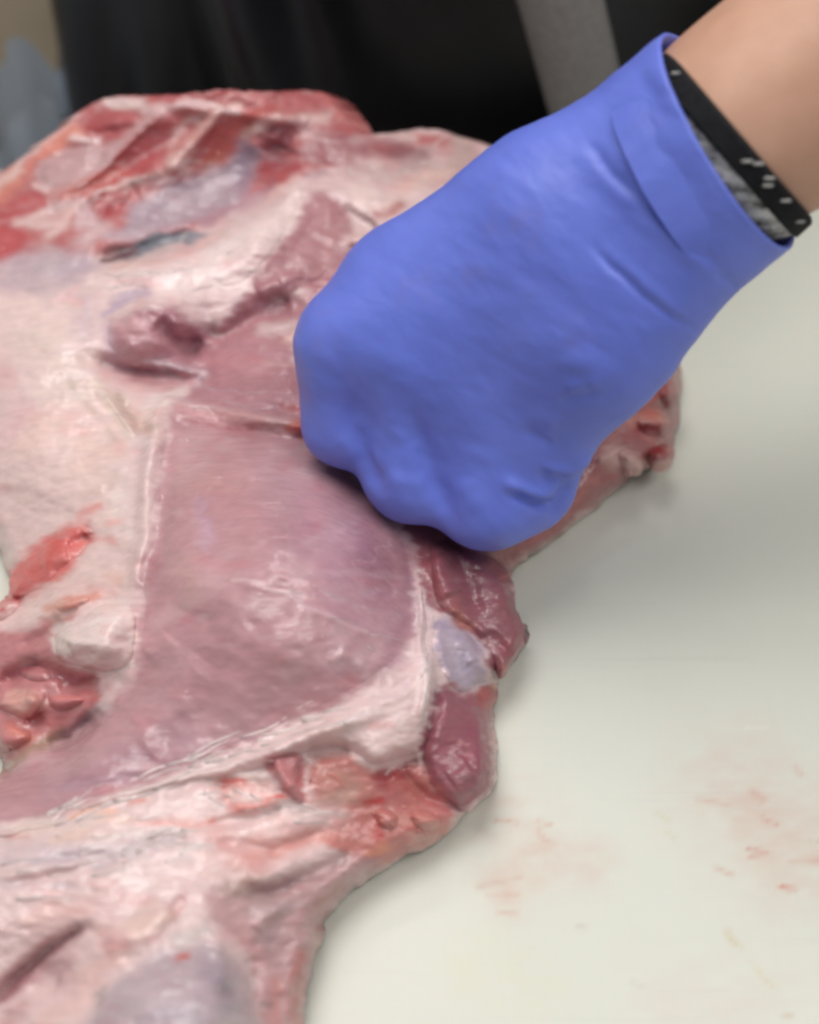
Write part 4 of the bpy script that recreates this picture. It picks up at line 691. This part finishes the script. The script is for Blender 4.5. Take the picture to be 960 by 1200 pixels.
def glove():
    # curved core line from the cuff opening to the middle of the fist
    A = WR
    core = [A, wr2, W(640, 365, .425), W(515, 460, .450)]
    core = np.array(core); seg = np.r_[0, np.cumsum(np.linalg.norm(np.diff(core, axis=0), axis=1))]
    NT, NA, NC = 190, 260, 90
    tt = np.linspace(0, seg[-1], NT)
    C = np.stack([np.interp(tt, seg, core[:, i]) for i in range(3)], 1)
    for _ in range(60): C[1:-1] = 0.5 * C[1:-1] + 0.25 * (C[2:] + C[:-2])
    T = np.gradient(C, axis=0); T /= np.linalg.norm(T, axis=1)[:, None]
    # the opening is cut obliquely: start from the plane through the cuff's rim
    rimn = np.cross(W(925, 297, .385) - W(780, 35, .385), W(821, 193, .345) - A); rimn /= np.linalg.norm(rimn)
    if rimn @ T[0] < 0: rimn = -rimn
    wgt = np.exp(-tt / 0.09)[:, None]; N_ = T * (1 - wgt) + rimn * wgt; N_ /= np.linalg.norm(N_, axis=1)[:, None]
    ref = np.array([0, 0, 1.0]); dirs = []; org = []
    for i in range(NT):
        a = np.cross(N_[i], ref); a /= np.linalg.norm(a); b = np.cross(a, N_[i])
        th = np.linspace(0, 2 * math.pi, NA, endpoint=False)
        dirs.append(np.cos(th)[:, None] * a + np.sin(th)[:, None] * b); org.append(np.repeat(C[i][None], NA, 0))
    a_, b_, n_ = a, b, N_[-1]
    for j in range(1, NC):
        ph = 0.5 * math.pi * j / NC; dirs.append((np.cos(th)[:, None] * a_ + np.sin(th)[:, None] * b_) * math.cos(ph) + n_ * math.sin(ph)); org.append(np.repeat(C[-1][None], NA, 0))
    D = np.concatenate(dirs); O = np.concatenate(org)
    r = np.full(len(D), 0.11)
    for _ in range(70):
        r -= 0.8 * sdf(O + D * r[:, None])
    V = O + D * np.clip(r, 0.004, 0.12)[:, None]
    rows = NT + NC - 1
    Vg = V.reshape(rows, NA, 3)
    for _ in range(2):                                    # relax
        Vg[1:-1] = 0.4 * Vg[1:-1] + 0.15 * (Vg[2:] + Vg[:-2] + np.roll(Vg, 1, 1)[1:-1] + np.roll(Vg, -1, 1)[1:-1])
    # creases
    nrm = np.cross(np.roll(Vg, -1, 1) - np.roll(Vg, 1, 1), np.gradient(Vg, axis=0)); nrm /= np.linalg.norm(nrm, axis=2)[..., None] + 1e-12
    outw = (Vg - O.reshape(rows, NA, 3)); nrm *= np.sign((nrm * outw).sum(2))[..., None]
    X, Y = proj(Vg); view = CAM - Vg; view /= np.linalg.norm(view, axis=2)[..., None]
    face = sstep(-0.05, 0.25, (nrm * view).sum(2)); disp = np.zeros(X.shape)
    Xw = X + 4 * fbm(X / 30, Y / 30, 41); Yw = Y + 4 * fbm(X / 30, Y / 30, 42)
    for h, hw, pts in CREASE:
        d, t, *_ = seg_dist(Xw, Yw, pts); disp += 0.00062 * h * np.exp(-(d / (1.35 * hw)) ** 2) * np.clip(np.minimum(t, 1 - t) * 4 + 0.1, 0, 1)
    disp = disp * face + 0.0005 * fbm(X / 60 + Y / 90, Y / 30 - X / 45, 44) 
    Vg = Vg + nrm * disp[..., None]
    # rolled rim: thin ring turned inward at the opening
    rimc = C[0]; inner = []
    for off, ax in ((0.0008, -0.0006), (0.0020, 0.0002), (0.0016, 0.010), (0.0016, 0.022)):
        ring = Vg[0]; d = rimc - ring; d /= np.linalg.norm(d, axis=1)[:, None]
        inner.append(ring + d * off + T[0] * ax)
    Vall = np.concatenate([np.array(inner[::-1]).reshape(-1, 3), Vg.reshape(-1, 3), (C[-1] + n_ * max(0.01, float((Vg[-1] - C[-1]).dot(n_).mean())))[None]])
    R = rows + 4; idx = np.arange(R * NA).reshape(R, NA); Fc = []
    for i in range(R - 1):
        a = idx[i]; b = idx[i + 1]; Fc += list(zip(a.tolist(), np.roll(a, -1).tolist(), np.roll(b, -1).tolist(), b.tolist()))
    last = R * NA; Fc += [(int(idx[-1][k]), int(idx[-1][(k + 1) % NA]), last) for k in range(NA)]
    o = pp(mesh_obj('nitrile_glove', Vall, Fc, M_GLOVE, person)); o['label'] = 'blue nitrile glove stretched over the fist'
    return C, T, rimn
GC, GT, RN = glove()

# liner glove cuff: grey knit and black hem, then the bare arm
axis = (WR - wr2); axis /= np.linalg.norm(axis)
def ring_tube(c0, c1, r0, r1, n0, n1, N=160, M=26, rib=0.0, freq=0, bead=0.0):
    V = []; Fc = []
    for i in range(M):
        t = i / (M - 1); c = c0 + (c1 - c0) * t; nn = n0 * (1 - t) + n1 * t; nn /= np.linalg.norm(nn)
        a = np.cross(nn, [0, 0, 1.0]); a /= np.linalg.norm(a); b = np.cross(a, nn); r = r0 + (r1 - r0) * t
        for k in range(N):
            th = 2 * math.pi * k / N
            rr = r * (1 + rib * math.sin(freq * th) * math.cos(math.pi * i)) - bead * max(0, (t - 0.8) / 0.2) ** 2 - bead * max(0, (0.1 - t) / 0.1) ** 2
            V.append(c + (a * math.cos(th) + b * math.sin(th)) * rr)
    for i in range(M - 1):
        for k in range(N):
            k2 = (k + 1) % N; Fc.append((i * N + k, i * N + k2, (i + 1) * N + k2, (i + 1) * N + k))
    return V, Fc
M_KNIT = plain('grey_knit', (190, 187, 182), 0.85, 0.2, 300, 0.85, bump=1.0, bscale=420, stretch=(0.25, 1, 1))
M_HEM = plain('black_hem', (20, 20, 24), 0.8, 0.25, 300, 0.4, bump=0.6, bscale=900)
H = W(867, 162, .384)
hemn = np.cross(W(952, 260, .384) - W(789, 70, .384), ray(867.0, 162.0)); hemn /= np.linalg.norm(hemn)
if hemn @ (WR - wr2) < 0: hemn = -hemn
V, Fc = ring_tube(WR + RN * 0.035, H - hemn * 0.006, .030, .0380, -RN, hemn, rib=0.012, freq=60)
liner = pp(mesh_obj('cut_resistant_liner', V, Fc, M_KNIT, person)); liner['label'] = 'grey knitted liner glove showing at the cuff'
V, Fc = ring_tube(H - hemn * 0.0075, H + hemn * 0.001, .0396, .0392, hemn, hemn, bead=0.002)
mesh_obj('hem', V, Fc, M_HEM, liner)
M_STITCH = plain('pale_thread', (170, 168, 164), 0.8, 0.2, 500, 0.1)
HV = np.array(V); hx, hy = proj(HV); hd = np.linalg.norm(HV - CAM, axis=1)
for sx, sy in ((874, 187), (890, 194), (903, 210), (901, 218), (919, 234), (937, 259), (792, 86)):
    q = HV[np.argmin((hx - sx) ** 2 + (hy - sy) ** 2 + (hd > np.linalg.norm(H - CAM)) * 1e6)]
    o2 = (q - H) / np.linalg.norm(q - H); c = q + o2 * 0.0003
    Vs, Fs = tube([c - np.array([.0018, 0, .0002]), c - np.array([.0012, 0, 0]), c + np.array([.0012, 0, 0]), c + np.array([.0018, 0, .0002])], [.0002, .0005, .0005, .0002], 8)
    mesh_obj('stitch', Vs, Fs, M_STITCH, liner)

M_SKIN = None
def skin_material():
    m, nt, b = material('skin', 0.5, 0.4)
    tc = node(nt, 'ShaderNodeTexCoord'); nz = node(nt, 'ShaderNodeTexNoise', Scale=35.0, Detail=6.0); nt.links.new(tc.outputs['Object'], nz.inputs['Vector'])
    rp = node(nt, 'ShaderNodeValToRGB'); rp.color_ramp.elements[0].position = .3; rp.color_ramp.elements[1].position = .75
    rp.color_ramp.elements[0].color = (*lin((196, 148, 124)), 1); rp.color_ramp.elements[1].color = (*lin((218, 172, 148)), 1)
    nt.links.new(nz.outputs['Fac'], rp.inputs[0]); nt.links.new(rp.outputs[0], b.inputs['Base Color'])
    vo = node(nt, 'ShaderNodeTexVoronoi', Scale=900.0); nt.links.new(tc.outputs['Object'], vo.inputs['Vector'])
    bp = node(nt, 'ShaderNodeBump', Strength=0.15, Distance=0.0004); nt.links.new(vo.outputs['Distance'], bp.inputs['Height']); nt.links.new(bp.outputs[0], b.inputs['Normal'])
    b.inputs['Subsurface Weight'].default_value = 0.2; b.inputs['Subsurface Radius'].default_value = (1, .4, .25); b.inputs['Subsurface Scale'].default_value = 0.004
    return m
M_SKIN = skin_material()
def arm():
    fwd = W(858 + 84, 152 - 54, .378) - W(858, 152, .384); fwd /= np.linalg.norm(fwd)
    elbow = H + fwd * 0.17 + np.array([0.02, 0.05, 0.03]); sh = np.array([0.34, 0.66, 0.56])
    HA = W(862, 152, .3845)
    keys = [WR + RN * 0.05, HA - fwd * 0.01, HA + fwd * 0.02, HA + fwd * 0.06, elbow, elbow + (sh - elbow) * 0.5, sh]
    rad = [.026, .0372, .0402, .0435, .046, .050, .058]
    keys = np.array(keys); s = np.r_[0, np.cumsum(np.linalg.norm(np.diff(keys, axis=0), axis=1))]; q = np.linspace(0, s[-1], 300)
    P = np.stack([np.interp(q, s, keys[:, i]) for i in range(3)], 1); R = np.interp(q, s, rad)
    for _ in range(25): P[1:-1] = .5 * P[1:-1] + .25 * (P[2:] + P[:-2]); R[1:-1] = .5 * R[1:-1] + .25 * (R[2:] + R[:-2])
    V, Fc = tube(P, np.stack([R * 1.04, R * 0.94], 1), 64)
    pp(mesh_obj('arm', V, Fc, M_SKIN, person))
arm()

# ------------------------------------------------------------------ crumpled plastic bag behind the table, far left
def bag():
    m, nt, b = material('clear_blue_plastic', 0.3, 0.5)
    tc = node(nt, 'ShaderNodeTexCoord'); nz = node(nt, 'ShaderNodeTexNoise', Scale=14.0, Detail=3.0); nt.links.new(tc.outputs['Object'], nz.inputs['Vector'])
    rp = node(nt, 'ShaderNodeValToRGB'); rp.color_ramp.elements[0].color = (*lin((176, 192, 216)), 1); rp.color_ramp.elements[1].color = (*lin((222, 228, 232)), 1)
    nt.links.new(nz.outputs['Fac'], rp.inputs[0]); nt.links.new(rp.outputs[0], b.inputs['Base Color'])
    b.inputs['Alpha'].default_value = 0.82
    n, mm = 50, 60; V = []; Fc = []
    for i in range(n):
        v = i / (n - 1)
        for j in range(mm):
            u = j / (mm - 1); th = 2 * math.pi * u
            r = 0.16 * (0.75 + 0.3 * math.sin(math.pi * min(1, v * 1.1))) * (1 - 0.25 * v) * (1 + 0.10 * math.sin(9 * th + 7 * v) + 0.06 * math.sin(17 * th - 11 * v + 1))
            V.append((-0.43 + 0.06 * v + r * math.cos(th), 0.52 + 0.7 * r * math.sin(th), -0.9 + 0.825 * v + 0.02 * math.sin(7 * th)))
    for i in range(n - 1):
        for j in range(mm - 1): a = i * mm + j; Fc.append((a, a + 1, a + mm + 1, a + mm))
    o = mesh_obj('plastic_bag', V, Fc, m); o['label'] = 'crumpled pale blue plastic bag standing behind the table at far left'; o['category'] = 'plastic bag'
bag()
